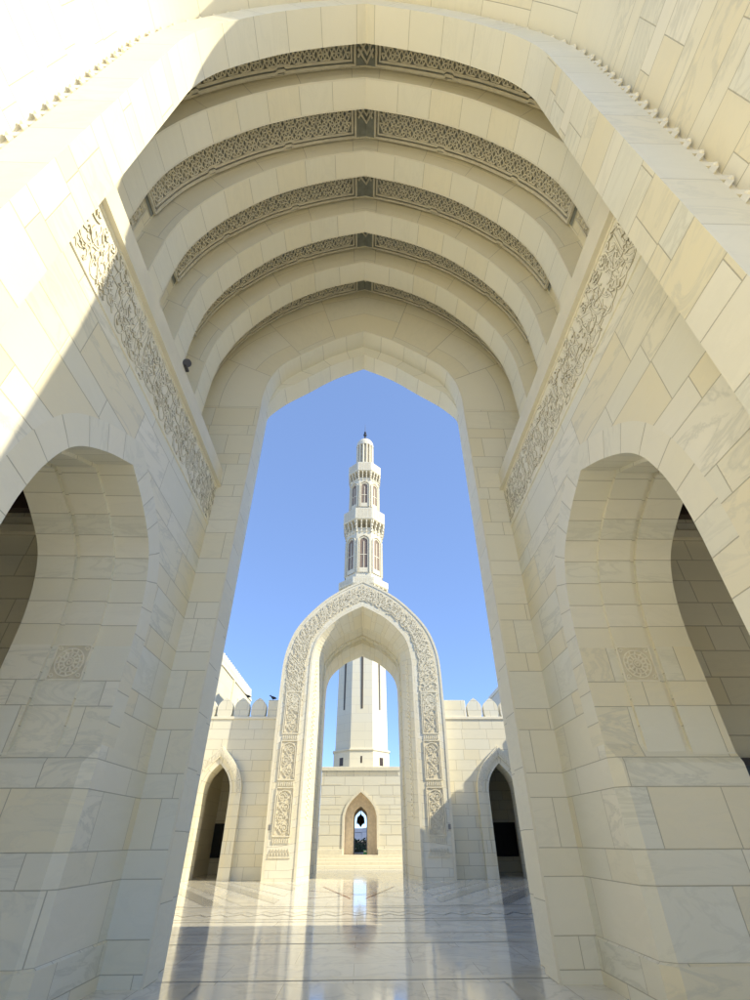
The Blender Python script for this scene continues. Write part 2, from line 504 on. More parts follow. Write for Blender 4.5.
# ------------------------------------------------------------------ profiles
SPR = 8.55
P_rib = arch([(3.90, 10.6), (3.88, 11.4), (3.76, 12.2), (3.45, 13.1), (2.95, 14.0), (2.20, 14.95), (1.15, 15.75), (0, 16.27)], SPR, n=30, nj=4)
P_bay = arch([(4.45, 10.9), (4.44, 11.8), (4.30, 12.7), (3.98, 13.7), (3.42, 14.65), (2.55, 15.7), (1.30, 16.6), (0, 17.20)], SPR, n=30, nj=4)
P_near = arch([(3.05, 11.6), (3.04, 12.3), (2.92, 13.0), (2.62, 13.75), (1.83, 14.88), (0.95, 15.65), (0, 16.20)], 0.0, n=60, nj=4)
P_near_o = offset(P_near, .62)
P_near_g = offset(P_near, .92)
P_end = arch([(2.80, 11.2), (2.80, 11.7), (2.70, 12.35), (2.38, 13.05), (1.72, 13.66), (.95, 14.28), (0, 14.80)], 0.0, n=30, nj=4)
P_end_b = arch([(2.93, 11.9), (2.86, 12.15), (2.42, 12.68), (1.80, 13.20), (.95, 13.92), (0, 14.48)], 0.0, n=30, nj=4)

# ================================================================== STRUCTURE
# ground sheet
def marble_floor():
    m, nt, b = new_mat("polished_marble_floor")
    L = nt.links.new
    geo = nd(nt, "ShaderNodeNewGeometry")
    br = nd(nt, "ShaderNodeTexBrick"); br.offset = .5
    br.inputs['Scale'].default_value = 1.0
    for k, v_ in (('Mortar Size', .004), ('Mortar Smooth', .2), ('Brick Width', 1.9), ('Row Height', 1.3), ('Bias', 0)):
        br.inputs[k].default_value = v_
    br.inputs['Color1'].default_value = (.80, .76, .65, 1); br.inputs['Color2'].default_value = (.74, .70, .59, 1); br.inputs['Mortar'].default_value = (.30, .27, .21, 1)
    L(geo.outputs['Position'], br.inputs['Vector'])
    n1 = nd(nt, "ShaderNodeTexNoise"); n1.inputs['Scale'].default_value = .9; n1.inputs['Detail'].default_value = 8; n1.inputs['Distortion'].default_value = 1.6
    L(geo.outputs['Position'], n1.inputs['Vector'])
    vv = maprange(nt, math_(nt, 'ABSOLUTE', math_(nt, 'SUBTRACT', n1.outputs[0], .5)), 0, .04, 1, 0)
    c = mixc(nt, math_(nt, 'MULTIPLY', vv, .35), br.outputs['Color'], (.38, .37, .34))
    c = mixc(nt, maprange(nt, n1.outputs[0], .35, .7, 0, .25), c, (.48, .46, .41))
    L(c, b.inputs['Base Color'])
    n2 = nd(nt, "ShaderNodeTexNoise"); n2.inputs['Scale'].default_value = 2.5; n2.inputs['Detail'].default_value = 5
    L(geo.outputs['Position'], n2.inputs['Vector'])
    L(maprange(nt, n2.outputs[0], .3, .7, .05, .13), b.inputs['Roughness'])
    b.inputs['IOR'].default_value = 1.52
    n4 = nd(nt, "ShaderNodeTexNoise"); n4.inputs['Scale'].default_value = .8; n4.inputs['Detail'].default_value = 2
    L(geo.outputs['Position'], n4.inputs['Vector'])
    bp = nd(nt, "ShaderNodeBump"); bp.inputs['Strength'].default_value = .035; bp.inputs['Distance'].default_value = .01
    L(n4.outputs[0], bp.inputs['Height']); L(bp.outputs[0], b.inputs['Normal'])
    return m
M_floor = marble_floor()
def inlay_mat(name, col, rough=.08):
    m = plain(name, col, rough, var=.14, scale=1.2)
    b = m.node_tree.nodes["Principled BSDF"]
    b.inputs['IOR'].default_value = 1.52
    return m
M_in_grey = inlay_mat("grey_marble_inlay", (.50, .47, .39))
M_in_white = inlay_mat("white_marble_inlay", (.74, .69, .56))
M_in_red = inlay_mat("red_marble_inlay", (.36, .13, .11))
M_in_dark = inlay_mat("dark_marble_inlay", (.14, .13, .12))

mb = MB(); mb.boxface([(-60, -60, 0), (60, -60, 0), (60, 48, 0), (-60, 48, 0)])
tag(mb.build("courtyard_floor", M_floor), kind='structure')
mb = MB(); mb.boxface([(-9000, -9000, -.6), (9000, -9000, -.6), (9000, 9000, -.6), (-9000, 9000, -.6)])
tag(mb.build("terrain", plain("dry_ground", (.30, .25, .18), .9, scale=.02)), kind='structure')

# inlaid floor pattern
def band_poly(mb, pts, z): mb.boxface([(x, y, z) for x, y in pts])
g, w_, r_, dk = MB(), MB(), MB(), MB()
for s in (-1, 1):
    # raking chevron bands in the court bay in front of the gate
    for k in range(-3, 9):
        x0 = 1.7 + k*1.15
        mbq = g if k % 2 == 0 else w_
        ya, yb = 18.6, 27.9
        sl = 4.6
        xa0, xa1, xb0, xb1 = x0, x0+.62, x0+sl, x0+sl+.62
        lo, hi = 2.6, 8.9
        # clip the raking band between lo and hi
        pts = []
        for (xs, xe) in ((xa0, xb0), (xa1, xb1)):
            t0 = max(0, (lo-xs)/(xe-xs)); t1 = min(1, (hi-xs)/(xe-xs))
            pts.append((t0, t1, xs, xe))
        if pts[0][0] < pts[0][1] and pts[1][0] < pts[1][1]:
            P = []
            for t0, t1, xs, xe in (pts[0],): P += [(xs+(xe-xs)*t0, ya+(yb-ya)*t0), (xs+(xe-xs)*t1, ya+(yb-ya)*t1)]
            for t0, t1, xs, xe in (pts[1],): P += [(xs+(xe-xs)*t1, ya+(yb-ya)*t1), (xs+(xe-xs)*t0, ya+(yb-ya)*t0)]
            band_poly(mbq, [(s*a, b_) for a, b_ in P], .004)
# cross bands and zigzag border
for y, wd, m_ in ((15.15, .10, g), (15.6, .16, w_), (17.9, .16, w_), (18.3, .12, g), (12.2, .30, w_), (13.35, .05, g), (9.3, .22, w_)):
    band_poly(m_, [(-9, y), (9, y), (9, y+wd), (-9, y+wd)], .004)
for i in range(-16, 16):
    x = i*.56
    for yy, q in ((16.1, g), (16.75, w_)):
        for (a, b2, c_, d_) in ((0, 0, .28, .45), (.28, .45, .56, 0)):
            band_poly(q, [(x+a, yy+b2), (x+c_, yy+d_), (x+c_, yy+d_+.16), (x+a, yy+b2+.16)], .004)
# hall floor frame stripes, both sides
for s in (-1, 1):
    for k, (xx, ww, q) in enumerate(((2.1, .30, w_),)):
        band_poly(q, [(s*xx, 2.0), (s*(xx+ww), 2.0), (s*(xx+ww), 9.2), (s*xx, 9.2)], .008)
# red star lines on the axis
for s in (-1, 1):
    for (a, b2) in (((.25, 20.5), (1.5, 25.6)), ((.0, 21.8), (1.9, 20.6)), ((.0, 22.0), (1.9, 23.6))):
        dx, dy = b2[0]-a[0], b2[1]-a[1]; l = hypot(dx, dy); nx, ny = -dy/l*.035, dx/l*.035
        band_poly(r_, [(s*(a[0]+nx), a[1]+ny), (s*(b2[0]+nx), b2[1]+ny), (s*(b2[0]-nx), b2[1]-ny), (s*(a[0]-nx), a[1]-ny)], .008)
tag(g.build("floor_inlay_grey", M_in_grey), kind='structure')
tag(w_.build("floor_inlay_white", M_in_white), kind='structure')
tag(r_.build("floor_inlay_red", M_in_red), kind='structure')
tag(dk.build("floor_inlay_dark", M_in_dark), kind='structure')

# ================================================================== THE VAULTED HALL
hall = empty("vaulted_hall", (0, 5.3, 0))
tag(hall, "tall cream marble vaulted portal hall of pointed ribs enclosing the foreground", "hall")

WX = 3.45
SA = [(1.63, 4.0), (1.60, 4.5), (1.47, 5.05), (1.20, 5.52), (.65, 5.92), (0, 6.24)]     # side arch
CY = 5.52
def side_prof(inset=0.0, z0=0.0):
    p = arch(SA, z0, n=40, cx=CY, nj=3)
    return offset(p, -inset) if inset else p
def fixfeet(p, z0=0.0):
    p = list(p); p[0] = (p[0][0], z0); p[-1] = (p[-1][0], z0); return p
SIDE = side_prof()
RING_O = fixfeet(offset(SIDE, .40))

def medallion(mb, fmap, cu, cv, R):
    frame_rib(mb, cu-R, cu+R, cv-R, cv+R, fmap, .018, .012)
    for rr in (.80, .58, .30):
        ribbon(mb, [(cu+R*rr*cos(a*pi/16), cv+R*rr*sin(a*pi/16)) for a in range(33)], .016, fmap, .014)
    for j in range(12):
        a = j*pi/6
        leaf(mb, cu+cos(a)*R*.33, cv+sin(a)*R*.33, a+.3, R*.26, fmap, .016)
        leaf(mb, cu+cos(a)*R*.60, cv+sin(a)*R*.60, a-.5, R*.2, fmap, .014)
    for q in ((1,1),(1,-1),(-1,1),(-1,-1)):
        ribbon(mb, spiral(cu+q[0]*R*.78, cv+q[1]*R*.78, R*.15, 1.2, 0, 1, 12), .012, fmap, .013)
    ribbon(mb, spiral(cu, cv, R*.24, 1.6, 0, 1, 18), .016, fmap, .014)

for s in (-1, 1):
    # inner side wall
    wall = MB()
    f = lambda a, z, s=s: (s*WX, a, z)
    wall_arch(wall, RING_O, 2.45, 8.9, 7.36, f)
    wall_o = wall.build("side_wall", M_wall, hall)
    rg = MB(); rg.ring(SIDE, RING_O, s*WX, f=lambda a, y_, z: (y_, a, z))
    rg.build("arch_ring", M_ringv, wall_o)
    # stepped reveal of the side arch
    rv = MB()
    secs = [(3.45, 4.00, 0.0), (4.00, 4.53, .055), (4.53, 4.61, .018), (4.61, 5.20, .075)]
    prev = None
    for (xa, xb, ins) in secs:
        p = fixfeet(side_prof(ins))
        L = lens(p); T = L[-1]
        for i in range(len(p)-1):
            va, vb = min(L[i], T-L[i]), min(L[i+1], T-L[i+1])
            rv.face([(s*xa, p[i][0], p[i][1]), (s*xb, p[i][0], p[i][1]), (s*xb, p[i+1][0], p[i+1][1]), (s*xa, p[i+1][0], p[i+1][1])],
                    [(xa, va), (xb, va), (xb, vb), (xa, vb)])
        if prev is not None:
            rv.ring(p, prev, s*xa, f=lambda a, y_, z: (y_, a, z))
        prev = p
    rv_o = rv.build("arch_reveal", M_reveal, hall)
    # lower jamb facing below the curve is in tall courses: thin slabs 3 mm proud
    lj = MB()
    for (xa, xb, ins) in secs:
        lj.box(s*xa, s*xb, CY+1.63-ins-.004, CY+1.63-ins-.001, 2.55, 4.0)
    lj.build("jamb_facing", M_wall, rv_o)
    md = MB()
    medallion(md, lambda u, v, h, s=s: (s*u, CY+1.63-.055-.006-h, v), 4.25, 3.74, .25)
    md.build("medallion", M_carve, rv_o)
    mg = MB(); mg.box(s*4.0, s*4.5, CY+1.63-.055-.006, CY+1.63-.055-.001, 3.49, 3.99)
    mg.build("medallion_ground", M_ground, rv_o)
    # plinth blocks with chamfered corner at both jambs
    for (ya, yb) in ((CY+1.63-.13, 8.9), (2.45, CY-1.63+.13)):
        pl = MB()
        c = .15
        far = yb > 8
        if far:
            out = [(3.43, yb), (3.43, ya+.12), (3.565, ya), (5.22, ya), (5.22, yb)]
            top = [(3.445, yb), (3.445, ya+.13), (3.45, ya+.125), (5.20, ya+.12), (5.20, yb)]
            out2 = [(3.40, yb), (3.40, ya+.11), (3.55, ya-.03), (5.24, ya-.03), (5.24, yb)]
        else:
            out = [(3.43, ya), (3.43, yb-.12), (3.565, yb), (5.22, yb), (5.22, ya)]
            top = [(3.445, ya), (3.445, yb-.13), (3.45, yb-.125), (5.20, yb-.12), (5.20, ya)]
            out2 = [(3.40, ya), (3.40, yb-.11), (3.55, yb+.03), (5.24, yb+.03), (5.24, ya)]
        m3 = lambda P: [(s*x, y) for x, y in P]
        pl.prism(m3(out2), 0, .47); pl.prism(m3(out2), .47, .49, m3(out))
        pl.prism(m3(out), .49, 2.42); pl.prism(m3(out), 2.42, 2.66, m3(top))
        pl.build("plinth", M_wall, hall)
    # inscription band: recessed ground with raised script, between thin fillets
    ib = MB(); ib.box(s*WX, s*(WX+.10), 2.45, 8.9, 7.36, 8.42)
    ib_o = ib.build("inscription_band", M_carve, hall)
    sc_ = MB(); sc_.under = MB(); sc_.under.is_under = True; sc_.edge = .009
    fm = lambda u, v, h, s=s: (s*(WX-.001-h), (u if s > 0 else 11.35-u), v)
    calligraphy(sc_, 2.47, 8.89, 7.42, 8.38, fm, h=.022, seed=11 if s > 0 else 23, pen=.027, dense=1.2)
    cal_o = sc_.build("calligraphy", M_carve, ib_o)
    sc_.under.build("edge_shade_outline", M_line, ib_o)
    for za, zb in ((7.36, 7.41), (8.385, 8.43)):
        fl = MB(); fl.box(s*(WX-.02), s*(WX+.02), 2.45, 8.9, za, zb); fl.build("fillet", M_carve, ib_o)
    # cornice
    cn = MB()
    cn.box(s*(WX-.10), s*4.5, 2.45, 8.9, 8.43, 8.50)
    cn.box(s*(WX-.05), s*4.5, 2.45, 8.9, 8.50, 8.93)
    cn.build("cornice", M_ledge, hall)

# ribs and vault bays
RIBS = [(3.05, 3.64), (4.50, 5.09), (5.96, 6.55), (7.42, 8.03)]
for (ya, yb) in RIBS:
    rb = MB()
    rb.strip(P_rib, ya, yb)
    o = rb.build("vault_rib", M_vous, hall)
    for yf in (ya, yb):
        fc = MB(); fc.ring(P_rib, P_bay, yf); fc.build("rib_face", M_fan, o)
    for y_ in (ya, yb):     # slightly rounded arris bead along both edges
        ed = MB()
        dd = .03 if y_ == ya else -.03
        a_ = P_rib; b_ = offset(P_rib, .03)
        ed.strip(offset(P_rib, -.004), y_ + dd, y_ - dd*.08)
        ed.ring(offset(P_rib, -.004), b_, y_ - dd*.08)
        ed.build("rib_arris", M_ledge, o)

def lattice_bay(ya, yb):
    parent = None
    v = MB(); v.strip(P_bay, ya, yb)
    bay = v.build("vault_bay", M_far, hall)
    # arc-length map measured from the crown
    L = lens(P_bay); T = L[-1]
    def at(sv):
        d = T/2 + sv
        d = min(max(d, 0), T)
        k = 0
        while k < len(L)-2 and L[k+1] < d: k += 1
        t = (d-L[k])/max(1e-9, L[k+1]-L[k])
        x = P_bay[k][0]+(P_bay[k+1][0]-P_bay[k][0])*t; z = P_bay[k][1]+(P_bay[k+1][1]-P_bay[k][1])*t
        dx, dz = P_bay[k+1][0]-P_bay[k][0], P_bay[k+1][1]-P_bay[k][1]; l = hypot(dx, dz)
        return x, z, dz/l, -dx/l
    def fm(u, v_, h):
        x, z, nx, nz = at(u)
        return (x + nx*(h+.035), v_, z + nz*(h+.035))
    SM = 7.15
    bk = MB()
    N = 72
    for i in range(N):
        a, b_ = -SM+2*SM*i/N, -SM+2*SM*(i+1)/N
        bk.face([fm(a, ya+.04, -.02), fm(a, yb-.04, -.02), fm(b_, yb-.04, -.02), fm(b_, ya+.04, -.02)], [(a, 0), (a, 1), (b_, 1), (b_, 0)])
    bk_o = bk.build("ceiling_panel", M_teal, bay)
    fr = MB()
    y0, y1 = ya+.05, yb-.05
    h = .05
    def line(P, w):
        # subdivide long runs so they follow the curve
        Q = []
        for i in range(len(P)-1):
            n = max(1, int(hypot(P[i+1][0]-P[i][0], P[i+1][1]-P[i][1])/.22))
            for k in range(n): Q.append((P[i][0]+(P[i+1][0]-P[i][0])*k/n, P[i][1]+(P[i+1][1]-P[i][1])*k/n))
        Q.append(P[-1]); ribbon(fr, Q, w, fm, h)
    for s in (-1, 1):
        J = .04
        for (off, w) in ((0.02, .06), (.11, .05)):
            P = [(s*(.30+off), y1-.0 if off == 0 else y1-off)]
            P = [(s*(.30+off), y0+off*.6), (s*(.30+off), y1-off)]
            for q in (2.15, 4.6):
                P += [(s*q, y1-off), (s*(q+.05), y1-off-J), (s*(q+.22), y1-off-J), (s*(q+.27), y1-off)]
            P += [(s*(SM-.1-off), y1-off), (s*(SM-.1-off), y0+off*.6), (s*(.30+off), y0+off*.6)]
            line(P, w)
        # star lattice
        a0, a1, b0, b1 = .44, SM-.22, y0+.03, y1-.15
        p = .118
        nu = int((a1-a0)/p); nv = max(3, int(round((b1-b0)/(p*.866))))
        pv = (b1-b0)/nv
        for j in range(nv+1):
            yy = b0 + pv*j
            for i in range(nu):
                u = a0 + p*i + (p/2 if j % 2 else 0)
                if j < nv:
                    ribbon(fr, [(s*u, yy), (s*(u+p*.5), yy+pv)], .028, fm, .03)
                    ribbon(fr, [(s*(u+p), yy), (s*(u+p*.5), yy+pv)], .028, fm, .03)
                if (i + j) % 3 != 0:
                    ribbon(fr, [(s*u, yy), (s*(u+p), yy)], .028, fm, .03)
    # crown motif: interlaced chevrons
    ym = (y0+y1)/2
    for dy in (0.0, .16):
        ribbon(fr, [(-.24, y0+.02+dy), (0, y0+.30+dy), (.24, y0+.02+dy)], .05, fm, h)
    ribbon(fr, [(-.24, y0+.34), (0, y0+.06), (.24, y0+.34)], .045, fm, h)
    fr.build("fretwork", M_fret, bk_o)
    # carved floral uprights on the bay's side walls
    for s in (-1, 1):
        cp = MB()
        yc = (ya+yb)/2
        fm2 = lambda u, v_, h_, s=s: (s*(4.45-.006-h_), u, v_)
        cp.box(s*(4.45-.006), s*4.449, yc-.22, yc+.22, 9.6, 12.0)
        arabesque(cp, yc-.17, yc+.17, 9.65, 11.95, fm2, h=.03, seed=5, pen=.03)
        frame_rib(cp, yc-.22, yc+.22, 9.6, 12.0, fm2, .03, .035)
        cp.build("carved_panel", M_fret, bay)
edges = [2.45] + [e for r in RIBS for e in r] + [8.9]
for i in range(0, len(edges), 2):
    lattice_bay(edges[i], edges[i+1])

# end wall
ew = MB()
for s in (-1, 1):
    P = [(s*2.80, 0), (s*4.5, 0), (s*4.5, 11.2), (s*2.80, 11.2)]
    ew.face([(x, 8.9, z) for x, z in P], [(abs(x)+ (3 if s > 0 else 0), z) for x, z in P])
end_o = ew.build("end_wall", M_far, hall)
def upper(prof, z0):   # the part of a profile above z0
    return [p for p in prof if p[1] >= z0 - 1e-4]
fan = MB()
A = upper(P_end, 11.2)
half = len(A)//2
B = arch([(4.5, 11.2), (4.5, 11.9), (4.36, 12.75), (4.02, 13.8), (3.42, 14.75), (2.55, 15.8), (1.30, 16.7), (0, 17.28)], 11.2, n=half, nj=0)
fan.ring(A, B, 8.9)
fan.build("arch_face", M_fan, end_o)
es = MB(); es.strip(P_end, 8.9, 9.49, P_end)
es_o = es.build("arch_soffit", M_vous, end_o)
es2 = MB(); es2.ring(P_end, P_end_b, 9.49, yb=9.56); es2.strip(P_end_b, 9.56, 10.16)
es2.build("inner_order", M_vous, end_o)
ar = MB(); ar.strip(offset(P_end, -.004), 8.93, 8.897); ar.ring(offset(P_end, -.004), offset(P_end, .03), 8.897)
ar.build("arris", M_ledge, end_o)
xw = MB()   # courtyard face of the end wall
X = fixfeet(offset(P_end_b, .02))
wall_arch(xw, P_end_b, -6.2, 6.2, 19, lambda a, z: (a, 10.16, z))
xw.build("outer_face", M_court, end_o)

# near arch, its outer order, carved zigzag and front face
def cut(prof, z0, upper=True):
    """the part above z0, or the two legs below it"""
    if upper:
        idx = [i for i, p in enumerate(prof) if p[1] >= z0 - 1e-6]
        return prof[idx[0]:idx[-1]+1]
    n = len(prof); a = [i for i in range(n//2) if prof[i][1] < z0]
    k = a[-1] + 1
    return prof[:k+1], prof[n-1-k:]
def striplegs(mb, prof, y0, y1, z0):
    for leg in cut(prof, z0, False):
        for i in range(len(leg)-1):
            a, b2 = leg[i], leg[i+1]
            mb.face([(a[0], y0, a[1]), (a[0], y1, a[1]), (b2[0], y1, b2[1]), (b2[0], y0, b2[1])],
                    [(y0+(7 if a[0] > 0 else 0), a[1]), (y1+(7 if a[0] > 0 else 0), a[1]), (y1+(7 if a[0] > 0 else 0), b2[1]), (y0+(7 if a[0] > 0 else 0), b2[1])])
na = MB(); na.strip(cut(P_near, 12.0), 1.83, 2.45)
na_o = na.build("front_arch", M_vous, hall)
for sgn in (0, 1):
    nj_ = MB()
    leg = cut(P_near, 12.0, False)[sgn]
    for i in range(len(leg)-1):
        a, b2 = leg[i], leg[i+1]; o_ = 7*sgn
        nj_.face([(a[0], 1.83, a[1]), (a[0], 2.45, a[1]), (b2[0], 2.45, b2[1]), (b2[0], 1.83, b2[1])],
                 [(1.83+o_, a[1]), (2.45+o_, a[1]), (2.45+o_, b2[1]), (1.83+o_, b2[1])])
    nj_.build("front_jamb", M_wall, hall)
nf = MB(); nf.ring(P_near, P_near_o, 1.83)
nf.build("front_arch_face", ashlar("pale_facing", period=1.0, length=60, spread=.4, vein=.3, rough=.4, vonly=True, gain=.93), na_o)
# back face of the near arch towards the hall: straight piers, then up to the vault
nb = MB()
for s in (-1, 1):
    P = [(s*3.05, 0), (s*4.5, 0), (s*4.5, 8.55), (s*3.05, 8.55)]
    nb.face([(x, 2.45, z) for x, z in P], P)
A = upper(P_near, 8.5); hN = len(A)//2
nb.ring(A, resample_full if False else arch([(4.5, 8.55), (4.5, 11.8), (4.36, 12.75), (4.02, 13.8), (3.42, 14.75), (2.55, 15.8), (1.30, 16.7), (0, 17.28)], 8.55, n=hN, nj=0), 2.45)
nb.build("front_arch_back", M_far, na_o)
gr = MB(); gr.strip(P_near_o, 1.83, 1.94); gr.ring(P_near_o, P_near_g, 1.94)
gr_o = gr.build("groove", M_ledge, na_o)
zz = MB()
def on(prof, d):
    L_ = lens(prof); T_ = L_[-1]; d = d*T_
    k = 0
    while k < len(L_)-2 and L_[k+1] < d: k += 1
    t = (d-L_[k])/max(1e-9, L_[k+1]-L_[k])
    return (prof[k][0]+(prof[k+1][0]-prof[k][0])*t, prof[k][1]+(prof[k+1][1]-prof[k][1])*t)
Tg = lens(P_near_o)[-1]
nt_ = int(Tg/.36)
def fz(u, v, h):
    a, b2 = on(P_near_o, min(max(u, 0), 1)), on(P_near_g, min(max(u, 0), 1))
    return (a[0]+(b2[0]-a[0])*v, 1.94-h, a[1]+(b2[1]-a[1])*v)
for i in range(nt_):
    a, m_, b_ = i/nt_, (i+.5)/nt_, (i+1)/nt_
    w2 = .16/nt_
    # zigzag ridges: quads in (u, v), raised
    for (p0, p1) in (((a, 0.0), (m_, .86)), ((m_, .86), (b_, 0.0))):
        q = [(p0[0]-w2, p0[1]), (p0[0]+w2, p0[1]), (p1[0]+w2, p1[1]), (p1[0]-w2, p1[1])]
        hh = .055 + (i % 2)*.0006 + (.0003 if p0[1] else 0)
        zz.face([fz(*t, hh) for t in q], q)
        for k0, k1 in ((0, 3), (1, 2)):
            zz.face([fz(*q[k0], 0), fz(*q[k0], hh), fz(*q[k1], hh), fz(*q[k1], 0)], [q[k0], q[k0], q[k1], q[k1]])
    # bead at the outer tip
    c = Vector(fz(m_, .80, .045))
    for t0 in range(6):
        for r0 in range(3):
            A = [c + Vector((cos(t*pi/3)*cos(e*pi/6), -sin(e*pi/6), sin(t*pi/3)*cos(e*pi/6)))*.038 for t, e in ((t0, r0), (t0+1, r0), (t0+1, r0+1), (t0, r0+1))]
            zz.face(A, [(0, 0)]*4)
zz.build("zigzag_carving", M_carve, gr_o)
vs = MB()
P_out = fixfeet(P_near_g)
vs.strip(cut(P_out, 12.0), .48, 1.94)
vs_o = vs.build("outer_order", M_fan, hall)
for sgn in (0, 1):
    vj = MB()
    leg = cut(P_out, 12.0, False)[sgn]
    for i in range(len(leg)-1):
        a, b2 = leg[i], leg[i+1]; o_ = 11*sgn
        vj.face([(a[0], .48, a[1]), (a[0], 1.94, a[1]), (b2[0], 1.94, b2[1]), (b2[0], .48, b2[1])],
                [(.48+o_, a[1]), (1.94+o_, a[1]), (1.94+o_, b2[1]), (.48+o_, b2[1])])
    vj.build("outer_jamb", M_wall, hall)
ff = MB(); wall_arch(ff, P_out, -6.2, 6.2, 19, lambda a, z: (a, .48, z))
ff.build("front_face", M_court, hall)
# outer flanks and roof close the block
fk = MB()
for s in (-1, 1):
    P = [(s*6.2, .48, 7.9), (s*6.2, 10.16, 7.9), (s*6.2, 10.16, 19), (s*6.2, .48, 19)]
    fk.boxface(P)
fk.boxface([(-6.2, .48, 19), (6.2, .48, 19), (6.2, 10.16, 19), (-6.2, 10.16, 19)])
fk.boxface([(-6.2, .48, 17.6), (6.2, .48, 17.6), (6.2, 10.16, 17.6), (-6.2, 10.16, 17.6)])
fk.build("roof", M_court, hall)

# ------------------------------------------------------------------ side aisles behind the side arches
for s, side in ((-1, "left"), (1, "right")):
    a = empty("side_aisle", (s*9, 5.3, 0))
    tag(a, f"dim stone side aisle with dark ceiling seen through the {side} foreground arch", "aisle")
    w = MB()
    w.boxface([(s*5.2, 9.3, 0), (s*16, 9.3, 0), (s*16, 9.3, 7.3), (s*5.2, 9.3, 7.3)])
    w.boxface([(s*5.2, 9.32, 7.3), (s*16, 9.32, 7.3), (s*16, 9.32, 8.0), (s*5.2, 9.32, 8.0)])
    w.boxface([(s*13, 1, 0), (s*13, 9.3, 0), (s*13, 9.3, 8.0), (s*13, 1, 8.0)])
    w.boxface([(s*6.2, .9, 3.9), (s*16, .9, 3.9), (s*16, .9, 8.3), (s*6.2, .9, 8.3)])
    # inner face of the hall wall around the arch
    p = fixfeet(side_prof(.075))
    wall_arch(w, p, .9, 9.3, 8.0, lambda q, z, s=s: (s*5.2, q, z))
    # court side face and parapet
    w.boxface([(s*6.21, 10.14, 0), (s*24, 10.14, 0), (s*24, 10.14, 8.0), (s*6.21, 10.14, 8.0)])
    w.box(s*6.21, s*24, 9.75, 10.13, 7.95, 8.6)
    w.build("wall", M_court, a)
    c = MB(); c.boxface([(s*5.2, .9, 8.0), (s*16, .9, 8.0), (s*16, 10.14, 8.0), (s*5.2, 10.14, 8.0)])
    for k in range(7):
        c.box(s*5.2, s*13, 1.4+k*1.2, 1.6+k*1.2, 7.55, 7.98)
    c.build("dark_ceiling", M_dark, a)
    c = MB(); c.box(s*5.25, s*13, 9.15, 9.29, 7.28, 7.50, .02)
    c.build("ledge", M_ledge, a)
    d = MB(); d.box(s*6.2, s*9.2, 9.19, 9.29, .55, 2.62)
    d_o = d.build("black_screen", M_black, a)
    d = MB()
    for (x0, x1, z0, z1) in ((6.08, 9.32, 2.62, 2.74), (6.08, 9.32, .43, .55), (6.08, 6.2, .55, 2.62), (9.2, 9.32, .55, 2.62), (7.65, 7.73, .55, 2.62)):
        d.box(s*x0, s*x1, 9.15, 9.28, z0, z1)
    d.build("screen_frame", M_dark, d_o)

# ------------------------------------------------------------------ spotlight on the left cornice
sp = empty("spotlight", (-3.36, 5.84, 8.94))
tag(sp, "small dark grey floodlight on the left cornice below the ribs", "spotlight")
def cyl(mb, c, axis, r0, r1, L, n=16):
    ax = Vector(axis).normalized(); t = ax.orthogonal().normalized(); b2 = ax.cross(t)
    c = Vector(c)
    A = [c + (t*cos(2*pi*i/n)+b2*sin(2*pi*i/n))*r0 for i in range(n)]
    B = [c + ax*L + (t*cos(2*pi*i/n)+b2*sin(2*pi*i/n))*r1 for i in range(n)]
    for i in range(n):
        j = (i+1) % n
        mb.face([A[i], A[j], B[j], B[i]], [(i/n, 0), (j/n, 0), (j/n, 1), (i/n, 1)])
    if r0 > 0: mb.face(A[::-1], [(0, 0)]*n)
    if r1 > 0: mb.face(B, [(0, 0)]*n)
q = MB(); q.box(-3.46, -3.34, 5.76, 5.92, 8.931, 8.97, .005); cyl(q, (-3.40, 5.84, 8.97), (0, 0, 1), .02, .02, .10)
q.build("bracket", M_metal, sp)
q = MB(); cyl(q, (-3.44, 5.88, 9.12), (.55, -.62, -.55), .05, .075, .13); cyl(q, (-3.368, 5.80, 9.05), (.55, -.62, -.55), .082, .082, .02)
q.build("lamp_head", M_metal, sp)

# ================================================================== GATE across the court
gate = empty("arched_gate", (0, 30.5, 0))
tag(gate, "free standing carved pointed stone gate framing the minaret across the court", "gateway")
GY = 28.5
G0 = arch([(4.72, 8.6), (4.66, 10.4), (4.38, 11.6), (3.92, 12.55), (3.1, 13.55), (2.15, 14.42), (1.05, 15.12), (0, 15.62)], 0, n=26, nj=4)
G0 = [(x*(1 - .02*(1-min(1, z/6))), z) for x, z in G0]
G1 = arch([(3.02, 9.6), (3.0, 10.5), (2.76, 11.55), (2.25, 12.3), (1.45, 13.05), (.7, 13.5), (0, 13.85)], 0, n=26, nj=4)
G2 = arch([(2.48, 9.9), (2.42, 10.8), (2.05, 11.45), (1.3, 12.1), (.62, 12.45), (0, 12.76)], 0, n=26, nj=4)
G3 = arch([(2.40, 9.0), (2.34, 10.0), (2.0, 10.75), (1.15, 11.5), (.55, 11.78), (0, 12.02)], 0, n=26, nj=4)
G2 = [(x*1.041, max(0, (z-1.6)*1.041+1.6) if z > 0 else 0) for x, z in G2]
G3 = [(x*1.076, (z-1.6)*1.076+1.6 if z > 0 else 0) for x, z in G3]
af = MB(); af.ring(G1, G0, GY)
af_o = af.build("front_face", M_gate, gate)
b_ = MB(); b_.strip(G0, GY, 35.5); b_.ring(G3, G0, 35.5)
b_.build("body", M_gate, gate)
sp1 = MB(); sp1.strip(G1, GY, 30.5, G2)
sp1_o = sp1.build("splayed_reveal", M_gate, gate)
st = MB(); st.strip(G2, 30.5, 32.0); st.ring(offset(G2, -.10), G2, 32.0); st.strip(offset(G2, -.10), 32.0, 32.6)
G3s = fixfeet(G3)
